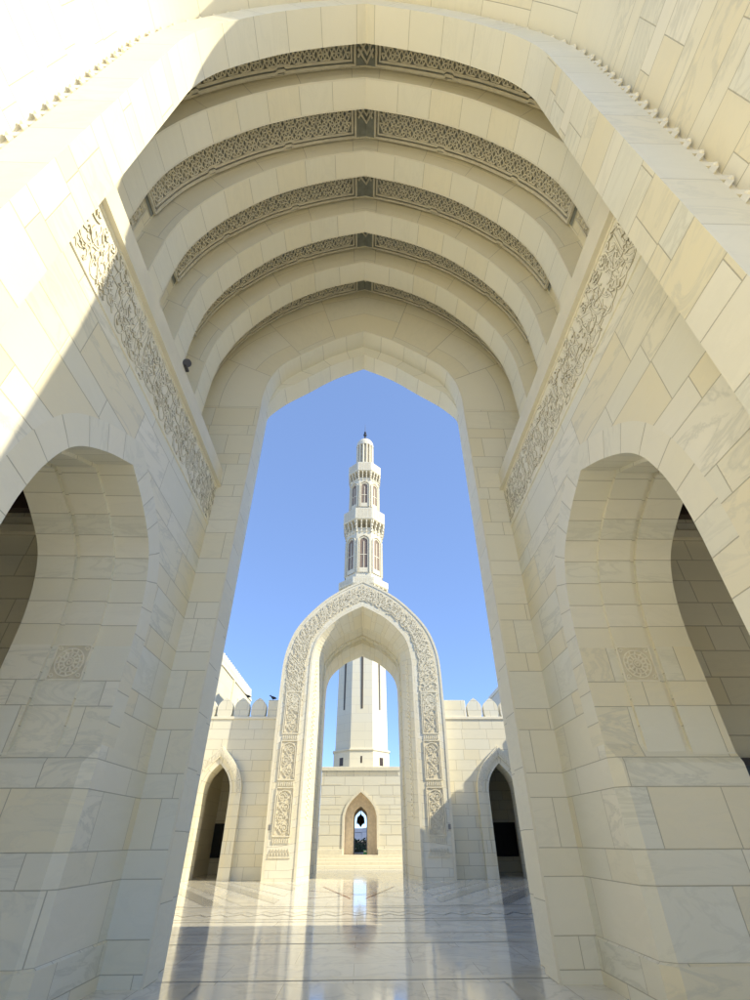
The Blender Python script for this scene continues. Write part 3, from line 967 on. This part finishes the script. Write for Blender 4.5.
st.ring(G3s, offset(G2, -.10), 32.6); st.strip(G3s, 32.6, 35.5)
st.build("soffit", M_gate, gate)
# edge rolls
er = MB()
er.strip(offset(G0, .03), GY-.03, GY+.08); er.ring(offset(G0, -.10), offset(G0, .03), GY-.03)
er.build("edge_moulding", M_carve_court, af_o)
er = MB()
er.strip(offset(G1, -.02), GY-.03, GY+.04); er.ring(offset(G1, -.02), offset(G1, .10), GY-.03)
er.build("edge_moulding", M_carve_court, af_o)
# archivolt inscription
mid_in, mid_out = offset(G1, .28), offset(G0, -.22)
Lm = lens(mid_in); Tm = Lm[-1]
zcut = 9.0
dstart = Lm[max(i for i, p in enumerate(mid_in[:len(mid_in)//2]) if p[1] <= zcut)]
def fma(u, v, h):
    d = u/Tm
    a = on(mid_in, d); b2 = on(mid_out, d)
    return (a[0]+(b2[0]-a[0])*v, GY-.006-h, a[1]+(b2[1]-a[1])*v)
cg = MB()
class Scaled:
    pass
def fma2(u, v, h): return fma(u, v/1.25, h)
calligraphy(cg, dstart, Tm-dstart, 0.05, 1.20, fma2, h=.035, seed=31, pen=.04, dense=1.5)
cg.build("archivolt_inscription", M_carve_court, af_o)
cgb = MB()
N = 80
for i in range(N):
    u0 = dstart+(Tm-2*dstart)*i/N; u1 = dstart+(Tm-2*dstart)*(i+1)/N
    cgb.face([fma(u0, 0, -.002), fma(u1, 0, -.002), fma(u1, 1, -.002), fma(u0, 1, -.002)], [(u0, 0), (u1, 0), (u1, 1), (u0, 1)])
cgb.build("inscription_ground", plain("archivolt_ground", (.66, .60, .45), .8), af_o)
for s in (-1, 1):
    fmp = lambda u, v, h, s=s: (s*u, GY-.008-h, v)
    for (z0, z1) in ((6.35, 8.55), (4.15, 6.0), (1.75, 3.8)):
        cp = MB(); gp = MB()
        u0, u1 = 3.45, 4.32
        gp.box(s*u0, s*u1, GY-.007, GY-.002, z0, z1)
        frame_rib(cp, u0, u1, z0, z1, fmp, .05, .05)
        zt = z1-.45
        ribbon(cp, [(u0+.08, z0+.1), (u0+.08, zt)] + [( (u0+u1)/2 - cos(k*pi/8)*(u1-u0-.16)/2, zt+sin(k*pi/8)*.34) for k in range(9)] + [(u1-.08, z0+.1)], .04, fmp, .05)
        arabesque(cp, u0+.12, u1-.12, z0+.12, z1-.2, fmp, h=.035, seed=int(z0*10), pen=.04)
        o = cp.build("carved_panel", M_carve_court, af_o)
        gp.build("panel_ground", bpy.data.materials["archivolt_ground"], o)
        # dentil strip below each panel
        dn = MB()
        for k in range(8): dn.box(s*(3.47+k*.108), s*(3.53+k*.108), GY-.05, GY-.002, z0-.27, z0-.10)
        if z0 < 2:
            for k in range(7):
                ribbon(dn, [(3.40+k*.14, z0-.75), (3.48+k*.14, z0-.50), (3.56+k*.14, z0-.75)], .04, fmp, .03)
            dn.box(s*3.35, s*4.42, GY-.04, GY-.002, z0-.86, z0-.80)
        dn.build("dentils", M_carve_court, af_o)
    # beaded vine on the splayed reveal
    bd = MB()
    for k in range(34):
        z = 2.6 + k*.24
        t = .5
        x = 3.02*(1-t)+2.582*t; y = GY*(1-t)+30.5*t
        nx, ny = -.977, -.214      # towards the opening
        fmb = lambda u, v, h, s=s: (s*(x - .214*u + nx*h), y + .977*u + ny*h, v)
        P = [(.10*cos(a*pi/4), z+.10*sin(a*pi/4)) for a in range(9)]
        ribbon(bd, [(p[0]*2.2, p[1]) for p in P], .05, fmb, .035)
    bd.build("bead_carving", M_carve, sp1_o)
    vt = MB(); vt.box(s*4.44, s*4.60, GY-.02, GY-.003, 2.0, 2.22)
    for k in range(4): vt.box(s*4.45, s*4.59, GY-.032, GY-.02, 2.03+k*.05, 2.05+k*.05)
    vt.build("vent_grille", plain("grey_vent", (.30, .29, .27), .6), gate)

# ================================================================== CRENELLATED WALLS beside the gate
def merlon(mb, x0, x1, y0, y1, z0, zt, s_out=.12):
    """pointed-round merlon"""
    c = (x0+x1)/2; w = (x1-x0)/2
    P = [(-w*.86, z0), (-w*.98, z0+.12*(zt-z0)), (-w, z0+.45*(zt-z0))]
    for k in range(1, 7):
        t = k/6
        P.append((-w*(1-t**1.9), z0+.45*(zt-z0)+(zt-z0)*.55*t**.85))
    P = P + [(-a, z) for a, z in reversed(P[:-1])]
    F = [(c+a, y0, z) for a, z in P]; B2 = [(c+a, y1, z) for a, z in P]
    mb.face(F, [(p[0], p[2]) for p in F]); mb.face(B2[::-1], [(p[0], p[2]) for p in B2[::-1]])
    for i in range(len(P)-1):
        mb.face([F[i], B2[i], B2[i+1], F[i+1]], [(0, F[i][2]), (y1-y0, F[i][2]), (y1-y0, F[i+1][2]), (0, F[i+1][2])])

WY = 29.6
proto_mer = None
for s, side in ((-1, "left"), (1, "right")):
    wl = empty("crenellated_wall", (s*8, 30.2, 0))
    tag(wl, f"crenellated cream stone court wall on the {side} of the carved gate", "wall")
    cx = -7.72 if s < 0 else 7.68
    WA = arch([(.76, 3.4), (.72, 3.95), (.55, 4.4), (.28, 4.75), (0, 5.02)], 0, n=10, cx=cx, nj=2)
    WO = fixfeet(offset(WA, .62))
    w = MB()
    x0, x1 = (s*4.5, s*13.0) if s > 0 else (s*13.0, s*4.5)
    wall_arch(w, WO, x0, x1, 7.45, lambda a, z: (a, WY, z))
    wall_arch(w, WA, x0, x1, 7.45, lambda a, z: (a, WY+1.0, z))
    w.boxface([(x0, WY, 7.45), (x1, WY, 7.45), (x1, WY+1.0, 7.45), (x0, WY+1.0, 7.45)])
    w_o = w.build("wall", M_court, wl)
    co = MB()
    co.box(x0, x1, WY-.06, WY+.3, 7.30, 7.44, .01)
    co.build("string_course", M_ledge, wl)
    fr = MB()
    FI = offset(WA, 0.0)
    fr.strip(WO, WY+.02, WY-.30); fr.ring(offset(WA, .26), WO, WY-.30); fr.strip(offset(WA, .26), WY-.30, WY-.18); fr.ring(WA, offset(WA, .26), WY-.18); fr.strip(WA, WY-.18, WY+1.0)
    fr_o = fr.build("arch_frame", M_court, wl)
    ai = MB()
    W1, W2 = offset(WA, .30), offset(WA, .58)
    Lw = lens(W1); Tw = Lw[-1]
    def fmw(u, v, h):
        a = on(W1, u/Tw); b2 = on(W2, u/Tw)
        return (a[0]+(b2[0]-a[0])*v/.3, WY-.305-h, a[1]+(b2[1]-a[1])*v/.3)
    calligraphy(ai, 3.5, Tw-3.5, .02, .28, fmw, h=.02, seed=40+s, pen=.09, dense=.7)
    ai.build("arch_carving", M_carve, fr_o)
    # merlons: each a part
    if s < 0: xs = [-6.05-.98*k for k in range(7)]
    else: xs = [6.72+.98*k for k in range(6)]
    sol = MB()
    if s > 0: sol.box(4.6, 6.20, WY+.0, WY+.42, 7.45, 8.36, .03)
    else: sol.box(-5.52, -4.6, WY, WY+.42, 7.45, 8.36, .03)
    sol.build("parapet_block", M_court, wl)
    for x in xs:
        me = MB(); merlon(me, x-.43, x+.43, WY, WY+.42, 7.45, 8.48)
        me.build("merlon", M_court, wl)
    # passage behind the arch, with a black screen at its end
    pa = MB()
    pa.boxface([(cx-3.0, 35.5, 0), (cx+3.0, 35.5, 0), (cx+3.0, 35.5, 6), (cx-3.0, 35.5, 6)])
    pa.boxface([(cx-3.0, WY+1, 0), (cx-3.0, 35.5, 0), (cx-3.0, 35.5, 6), (cx-3.0, WY+1, 6)])
    pa.boxface([(cx+3.0, WY+1, 0), (cx+3.0, 35.5, 0), (cx+3.0, 35.5, 6), (cx+3.0, WY+1, 6)])
    pa.boxface([(cx-3.0, WY+1, 6), (cx+3.0, WY+1, 6), (cx+3.0, 35.5, 6), (cx-3.0, 35.5, 6)])
    pa.build("passage", M_court, wl)
    bs = MB(); bs.box(cx-2.0 if s < 0 else cx-.2, cx-.2 if s < 0 else cx+2.0, 35.4, 35.48, .75, 2.45)
    b_o = bs.build("black_screen", M_black, wl)

# ================================================================== COURT SIDE WALLS and buildings beyond
for s, side in ((-1, "left"), (1, "right")):
    cw = empty("court_side_wall", (s*11.2, 20, 0))
    tag(cw, f"long crenellated arcade wall closing the {side} side of the court", "wall")
    w = MB(); w.box(s*11.0, s*11.8, 10.2, 29.55, 0, 7.9)
    w.build("wall", M_court, cw)
    w = MB()
    for k in range(19):
        y0 = 10.4+k*1.0
        w.box(s*11.0, s*11.4, y0, y0+.86, 7.9, 8.35, .05)
    w.build("parapet", M_court, cw)

fw = empty("bounce_wall", (-9.4, -10, 0))  # added out of view to bounce warm sunlight into the hall
tag(fw, "unseen cream stone wall added behind the viewer to bounce sunlight into the hall", "wall")
w = MB(); w.box(-10.4, -8.6, -24, .40, 0, 12.0)
w.build("wall", M_court, fw)
w = MB()
for k in range(24): w.box(-9.1, -8.65, -23.8+k*1.0, -22.94+k*1.0, 12.0, 12.5, .05)
w.build("parapet", M_court, fw)

lb = empty("prayer_hall_block", (-12, 36, 0))
tag(lb, "sunlit white stone building with toothed roofline behind the left court wall", "building")
w = MB(); w.box(-22, -9.0, 30.7, 40.3, 0, 11.15)
w_o = w.build("wall", M_minaret, lb)
w = MB(); w.box(-22, -8.93, 30.65, 40.36, 10.7, 10.85, .02)
w.build("string_course", M_carve, lb)
w = MB()
for k in range(19):
    y0 = 30.75+k*.50
    w.prism([(-9.0, y0), (-9.0, y0+.40), (-9.3, y0+.40), (-9.3, y0)], 11.15, 11.55, [(-9.02, y0+.13), (-9.02, y0+.27), (-9.28, y0+.27), (-9.28, y0+.13)])
w.build("roof_teeth", M_carve, lb)
w = MB()
for (ya, yb, z0, z1) in ((36.0, 38.9, 7.6, 9.9),):
    w.box(-9.0, -8.94, ya, ya+.16, z0, z1); w.box(-9.0, -8.94, yb-.16, yb, z0, z1); w.box(-9.0, -8.94, ya+.16, yb-.16, z1-.14, z1)
    w.box(-9.0, -8.97, ya+.45, yb-.45, z0, z1-.4)
w.box(-9.0, -8.9, 34.0, 34.25, 7.0, 10.7); w.box(-9.0, -8.93, 39.2, 39.32, 7.8, 9.4)
w.build("wall_panel", M_minaret, lb)

rbd = empty("side_building", (20, 57, 0))
tag(rbd, "cream stone building edge rising behind the right court wall", "building")
w = MB(); w.box(16.3, 30, 51, 63.0, 0, 16.0); w.build("wall", M_minaret, rbd)
w = MB(); w.box(16.2, 30, 50.9, 63.1, 16.0, 16.4, .04); w.build("parapet", M_carve, rbd)

# ================================================================== STEPS and MINARET
stp = empty("broad_steps", (0, 41, 0))
tag(stp, "low broad cream stone steps leading up to the minaret base", "steps")
for k in range(4):
    w = MB(); w.box(-6.0+.0*k, 6.0, 40.2+.42*k, 41.9, k*.18+.001*(k > 0), (k+1)*.18, .012)
    w.build("step", M_carve_court if k % 2 else M_minaret, stp)

mn = empty("minaret", (0, 46, 0))
tag(mn, "slender white stone minaret on banded square base seen through the gate", "minaret")
NA = arch([(1.20, 3.0), (1.05, 3.5), (.70, 3.98), (.33, 4.3), (0, 4.56)], .72, n=10, nj=2)
NB = arch([(.52, 3.0), (.46, 3.3), (.22, 3.55), (0, 3.70)], .72, n=10, nj=2)
w = MB()
wall_arch(w, NA, -3.06, 3.06, 6.20, lambda a, z: (a, 42.0, z), z0=.0)
for s in (-1, 1):
    w.boxface([(s*3.06, 42, 0), (s*3.06, 50, 0), (s*3.06, 50, 6.2), (s*3.06, 42, 6.2)])
w.boxface([(-3.06, 42, 6.2), (3.06, 42, 6.2), (3.06, 50, 6.2), (-3.06, 50, 6.2)])
w.boxface([(-1.3, 41.95, .72), (1.3, 41.95, .72), (1.3, 50, .72), (-1.3, 50, .72)])
wall_arch(w, NB, -3.06, 3.06, 6.2, lambda a, z: (a, 50.0, z), z0=0)
base_o = w.build("base_block", M_base, mn)
w = MB(); w.strip(NA, 42.0, 43.1); w.ring(NB, NA, 43.1); w.strip(NB, 43.1, 50)
w.build("niche", plain("niche_stone", (.78, .68, .52), .7), base_o)
w = MB(); w.strip(offset(NA, .02), 41.94, 42.05); w.ring(NA, offset(NA, .16), 41.94); w.strip(offset(NA, .16), 41.94, 42.0)
w.build("niche_frame", M_carve_court, base_o)
w = MB(); w.box(-3.10, 3.10, 41.93, 42.5, 5.98, 6.24, .02)
for k in range(5): w.box(-3.08, -1.5, 41.985, 42.0, 1.9+k*.78, 1.96+k*.78); w.box(1.5, 3.08, 41.985, 42.0, 1.9+k*.78, 1.96+k*.78)
w.build("banding", M_carve_court, base_o)
for xa, xb in ((-3.15, -1.26), (1.26, 3.15)):
    w = MB(); w.box(xa, xb, 41.55, 41.98, .721, 1.06, .02); w.build("base_course", M_carve_court, base_o)
w = MB()
fmn = lambda u, v, h: (u, 41.93-.003-h, v)
for k in range(44):
    x = -2.9+k*.132
    ribbon(w, [(x, 5.66), (x+.07, 5.9), (x+.13, 5.66)], .03, lambda u, v, h: (u, 41.996-h, v), .02)
w.build("frieze", M_carve_court, base_o)

def octa(r, rot=pi/8):   # r = apothem
    R = r/cos(pi/8)
    return [(R*cos(rot+i*pi/4), 46+R*sin(rot+i*pi/4)) for i in range(8)]
def octseg(mb, r0, r1, z0, z1):
    A, B = octa(r0), octa(r1)
    side = 2*r0*math.tan(pi/8)
    for i in range(8):
        j = (i+1) % 8
        mb.face([(*A[i], z0), (*A[j], z0), (*B[j], z1), (*B[i], z1)], [(i*side, z0), ((i+1)*side, z0), ((i+1)*side, z1), (i*side, z1)])
def cap(mb, r, z):
    mb.boxface([(*p, z) for p in octa(r)])
w = MB()
octseg(w, 2.36, 2.36, 6.2, 7.72); octseg(w, 2.36, 2.25, 7.72, 7.8); octseg(w, 2.25, 2.18, 7.8, 16.0); octseg(w, 2.18, 2.05, 16.0, 22.3)
sh_o = w.build("shaft", M_minaret, mn)
def oct_face(k):
    """frame of octagon facet k: returns function (u, depth, z, apothem) -> 3D"""
    a = -pi/2 + k*pi/4
    n = (cos(a), sin(a)); t = (-sin(a), cos(a))
    return lambda u, d, z, r: (n[0]*(r+d)+t[0]*u, 46+n[1]*(r+d)+t[1]*u, z)
for k in (0, 1, -1, 2, -2):
    F = oct_face(k)
    sl = MB()
    def panel(mb, u0, u1, z0, z1, r, d=.012, d0=-.02):
        P = [(u0, z0), (u1, z0), (u1, z1), (u0, z1)]
        mb.face([F(u, d, z, r) for u, z in P], P)
        for i in range(4):
            a, b2 = P[i], P[(i+1) % 4]
            mb.face([F(a[0], d0, a[1], r), F(b2[0], d0, b2[1], r), F(b2[0], d, b2[1], r), F(a[0], d, a[1], r)], [a, b2, b2, a])
    panel(sl, -.09, .09, 10.9, 21.6, 2.225, .02, -.3)
    sl.build("slit", M_glassy, sh_o)
    sl = MB()
    if k % 2: panel(sl, -.22, .22, 6.55, 7.15, 2.36)
    else: panel(sl, -.07, .07, 6.7, 7.2, 2.36)
    sl.build("base_window", M_dark, sh_o)
w = MB(); octseg(w, 2.44, 2.44, 7.62, 7.74); cap(w, 2.44, 7.74); w.build("moulding", M_carve_court, sh_o)

def balcony(z0, zf, zt, rs, rb):
    """corbelled octagonal balcony: z0 corbel foot, zf floor, zt rail top"""
    b = MB()
    octseg(b, rs, rs+.12, z0, z0+.2)
    octseg(b, rb-.12, rb, zf-.14, zf); octseg(b, rb, rb, zf, zt); octseg(b, rb, rb-.14, zt, zt+.06); octseg(b, rb-.14, rb-.14, zt+.06, zf+.1)
    cap(b, rb-.02, zf-.15); cap(b, rb-.1, zf+.1)
    o = b.build("balcony", M_minaret, mn)
    for k in range(8):
        F = oct_face(k)
        hw = rb*math.tan(pi/8)
        for j in range(4):
            c = MB()
            u = (-1+j*2/3)*hw*.86
            for st_ in range(4):
                za = z0+(zf-.15-z0)*st_/4; zb = z0+(zf-.15-z0)*(st_+1)/4
                dd = (rb-rs-.05)*(st_+1)/4
                wd = .07
                P = [F(u-wd, 0, za, rs-.02), F(u+wd, 0, za, rs-.02), F(u+wd, dd+.02, za, rs), F(u-wd, dd+.02, za, rs)]
                Q = [F(u-wd, 0, zb, rs-.02), F(u+wd, 0, zb, rs-.02), F(u+wd, dd+.02, zb, rs), F(u-wd, dd+.02, zb, rs)]
                for i in range(4):
                    i2 = (i+1) % 4
                    c.face([P[i], P[i2], Q[i2], Q[i]], [(0, 0), (.1, 0), (.1, .1), (0, .1)])
                c.face(P, [(0, 0)]*4)
            c.build("corbel", M_carve_court, o)
    for k in range(8):
        r = MB()
        F = oct_face(k)
        hw = rb*math.tan(pi/8)
        for j in range(4):
            u0 = -hw*.82+j*hw*.42; u1 = u0+hw*.34
            P = [(u0, zf+.12), (u1, zf+.12), (u1, zt-.1), (u0, zt-.1)]
            r.face([F(u, .006, z, rb) for u, z in P], P)
        r.build("rail_panel", M_ground, o)
    return o

def storey(z0, z1, r, wz0, wz1, ww):
    b = MB(); octseg(b, r, r, z0, z1)
    o = b.build("storey", M_minaret, mn)
    for k in (0, 1, -1, 2, -2, 3, 4, -3):
        F = oct_face(k)
        spr = wz1-ww*.75
        def apts(w_, zb, ztop):
            s_ = ztop-w_*.9
            P = [(-w_, zb), (-w_, s_)] + [(-w_*cos(t*pi/10), s_+(ztop-s_)*sin(t*pi/10)) for t in range(1, 5)] + [(0, ztop+w_*.12)]
            return P + [(-a, z) for a, z in reversed(P[:-1])]
        P = apts(ww*.5, wz0, wz1-.12)
        dkm = MB(); dkm.face([F(u, .012, z, r) for u, z in P], P)
        d_o = dkm.build("window", M_win, o)
        fr = MB()
        fm = lambda u, v, h, F=F, r=r: F(u, h, v, r)
        ribbon(fr, apts(ww*.5+.06, wz0, wz1-.04), .10, fm, .10)
        ribbon(fr, apts(ww*.5+.24, wz0, wz1+.2), .10, fm, .16)
        # small balustrade panel and centre mullion
        P = [(-ww*.5, wz0), (ww*.5, wz0), (ww*.5, wz0+.55), (-ww*.5, wz0+.55)]
        fr.face([F(u, .09, z, r) for u, z in P], P)
        ribbon(fr, [(0, wz0), (0, wz1-.5)], .08, fm, .05)
        ribbon(fr, [(-ww*.5, (wz0+wz1)/2), (ww*.5, (wz0+wz1)/2)], .08, fm, .045)
        fr.build("window_frame", M_carve_court, d_o)
    return o
balcony(22.1, 22.8, 23.45, 2.05, 2.60)
storey(22.9, 29.9, 1.92, 24.3, 28.6, .80)
balcony(29.3, 30.9, 32.3, 1.92, 2.36)
storey(31.0, 37.3, 1.66, 32.9, 36.4, .68)
balcony(36.9, 38.3, 39.5, 1.66, 1.98)
# lantern: ring of slender columns round a dark core, dome and finial
w = MB(); cyl(w, (0, 46, 38.3), (0, 0, 1), 1.12, 1.12, 2.0, 24)
ln_o = w.build("lantern", M_minaret, mn)
w = MB(); cyl(w, (0, 46, 40.3), (0, 0, 1), .82, .82, 3.3, 20); w.build("lantern_core", M_ground, ln_o)
for i in range(14):
    a = i*2*pi/14
    w = MB(); cyl(w, (.98*cos(a), 46+.98*sin(a), 40.3), (0, 0, 1), .13, .13, 3.2, 8); w.build("column", M_carve_court, ln_o, smooth=True)
w = MB(); cyl(w, (0, 46, 43.5), (0, 0, 1), 1.12, 1.12, .35, 24)
pr = [(1.12, 43.85), (1.08, 44.15), (.92, 44.5), (.62, 44.82), (.25, 45.0), (.10, 45.15)]
for i in range(len(pr)-1):
    cyl(w, (0, 46, pr[i][1]), (0, 0, 1), pr[i][0], pr[i+1][0], pr[i+1][1]-pr[i][1], 24)
w.build("dome", M_minaret, mn)
w = MB(); cyl(w, (0, 46, 45.1), (0, 0, 1), .06, .04, 1.0, 8)
for (zc, rr) in ((45.5, .14), (46.0, .24), (46.45, .15)):
    for k in range(6):
        t0, t1 = -pi/2+k*pi/6, -pi/2+(k+1)*pi/6
        cyl(w, (0, 46, zc+rr*sin(t0)), (0, 0, 1), rr*cos(t0)+.001, rr*cos(t1)+.001, rr*(sin(t1)-sin(t0)), 10)
cyl(w, (0, 46, 46.5), (0, 0, 1), .035, .01, 1.6, 6)
w.build("finial", M_metal, mn)

# ------------------------------------------------------------------ things in the minaret niche and beyond
hl = empty("hanging_lantern", (0, 45.6, 3.4))
tag(hl, "black pendant lantern hanging in the niche under the minaret", "lantern")
w = MB(); cyl(w, (0, 45.6, 3.05), (0, 0, 1), .02, .02, .62, 6); w.build("chain", M_black, hl)
w = MB()
for i in range(len(pp := [(.03, 2.42), (.12, 2.56), (.27, 2.68), (.31, 2.95), (.24, 3.12), (.10, 3.2), (.03, 3.3)])-1):
    cyl(w, (0, 45.6, pp[i][1]), (0, 0, 1), pp[i][0], pp[i+1][0], pp[i+1][1]-pp[i][1], 8)
w.build("body", M_black, hl)
w = MB()
for i in range(8):
    a = i*pi/4
    cyl(w, (.30*cos(a), 45.6+.30*sin(a), 2.62), (0, 0, 1), .03, .02, .26, 6)
w.build("glass_cup", M_black, hl)

gs = empty("green_cabinet", (.36, 43.5, .72))
tag(gs, "small green and white box standing at the right foot of the niche", "box")
w = MB(); w.box(.24, .50, 43.4, 43.6, .722, .98, .01); w.build("body", plain("green_paint", (.05, .32, .16), .4), gs)
w = MB(); w.box(.27, .47, 43.385, 43.399, .86, .95); w.build("white_panel", plain("white_paint", (.75, .78, .72), .5), gs)

# balustrade behind the niche
bl = empty("terrace_railing", (0, 56, .72))
tag(bl, "dark railing glimpsed through the opening under the minaret", "railing")
w = MB(); w.box(-3, 3, 56, 56.06, 1.36, 1.43); w.box(-3, 3, 56, 56.06, .2, .26)
for k in range(31): w.box(-3+k*.2, -2.97+k*.2, 56.01, 56.05, .26, 1.36)
w.build("rail", M_black, bl)

# trees / hedge far behind
M_leaf = plain("foliage", (.05, .075, .03), .8, var=.5, scale=4)
M_bark = plain("bark", (.12, .09, .06), .9)
def tree(x, y, h, R, seed, label):
    r = random.Random(seed)
    t = empty("small_tree", (x, y, -.6))
    tag(t, label, "tree", "trees beyond the minaret")
    w = MB(); cyl(w, (x, y, -.6), (0, 0, 1), .12, .06, h*.6, 8)
    for k in range(4):
        a = r.random()*6.28; cyl(w, (x, y, -.6+h*.45), (cos(a)*.6, sin(a)*.6, .8), .05, .02, h*.3, 6)
    w.build("trunk", M_bark, t)
    w = MB()
    for k in range(700):
        a = r.random()*6.28; b2 = math.acos(r.uniform(-1, 1)); q = R*r.random()**.4
        c = Vector((x+q*sin(b2)*cos(a), y+q*sin(b2)*sin(a), -.6+h*.68+q*cos(b2)*.62))
        n = Vector((r.gauss(0, 1), r.gauss(0, 1), r.gauss(0, 1))).normalized(); t1 = n.orthogonal().normalized()*.16; t2 = n.cross(t1)*.6
        w.face([c-t1, c-t2, c+t1, c+t2], [(0, 0), (1, 0), (1, 1), (0, 1)])
    w.build("crown", M_leaf, t)
tree(-.9, 66, 2.2, 1.3, 1, "dark leafy tree at the left of the niche opening")
tree(1.1, 70, 2.3, 1.5, 2, "dark leafy tree at the right of the niche opening")

hm = MB()  # hills added to cover the pale horizon, distance haze put into their blue colour
hr = random.Random(4)
hp = [(-2600+k*130, 95+40*sin(k*.9)+25*sin(k*2.3+1)+hr.uniform(-12, 12)) for k in range(41)]
for i in range(40):
    (xa, za), (xb, zb) = hp[i], hp[i+1]
    hm.face([(xa, 3200, -.7), (xb, 3200, -.7), (xb, 3500+hr.uniform(0, 60), zb*.6), (xa, 3500, za*.6)], [(0, 0), (1, 0), (1, 1), (0, 1)])
    hm.face([(xa, 3500, za*.6), (xb, 3500, zb*.6), (xb, 3800, zb), (xa, 3800, za)], [(0, 0), (1, 0), (1, 1), (0, 1)])
    hm.face([(xa, 3800, za), (xb, 3800, zb), (xb, 4800, -.7), (xa, 4800, -.7)], [(0, 0), (1, 0), (1, 1), (0, 1)])
tag(hm.build("added_hills", plain("haze_blue_rock", (.16, .19, .25), .9, scale=.01)), kind='structure')

# birds
def bird(x, y, z, face, label, sz=1.0):
    b = empty("bird", (x, y, z)); tag(b, label, "bird", "birds perched on the court wall")
    w = MB()
    N = 12
    prof = [(-.17, .0, .10), (-.12, .025, .105), (-.05, .06, .115), (.02, .07, .13), (.07, .055, .155), (.10, .035, .19), (.115, .04, .215), (.145, .035, .225), (.165, .012, .222), (.195, .002, .215)]
    def P(i, k):
        u, r_, zc = prof[i]
        a = 2*pi*k/N
        return (x+face*u*sz*2, y+cos(a)*max(r_, .004)*sz*1.8, z+(zc+sin(a)*max(r_, .004))*sz*1.8)
    for i in range(len(prof)-1):
        for k in range(N):
            w.face([P(i, k), P(i, k+1), P(i+1, k+1), P(i+1, k)], [(0, 0)]*4)
    for dy in (-.03, .03):
        cyl(w, (x+face*.02, y+dy, z), (0, 0, 1), .01, .012, .14*sz, 6)
    w.build("body", M_black, b, smooth=True)
bird(-6.82, WY+.2, 8.47, -1, "small black bird perched between two merlons of the left wall", .6)
bird(-5.30, WY+.2, 8.36, -1, "black bird on the flat parapet block next to the gate", .7)
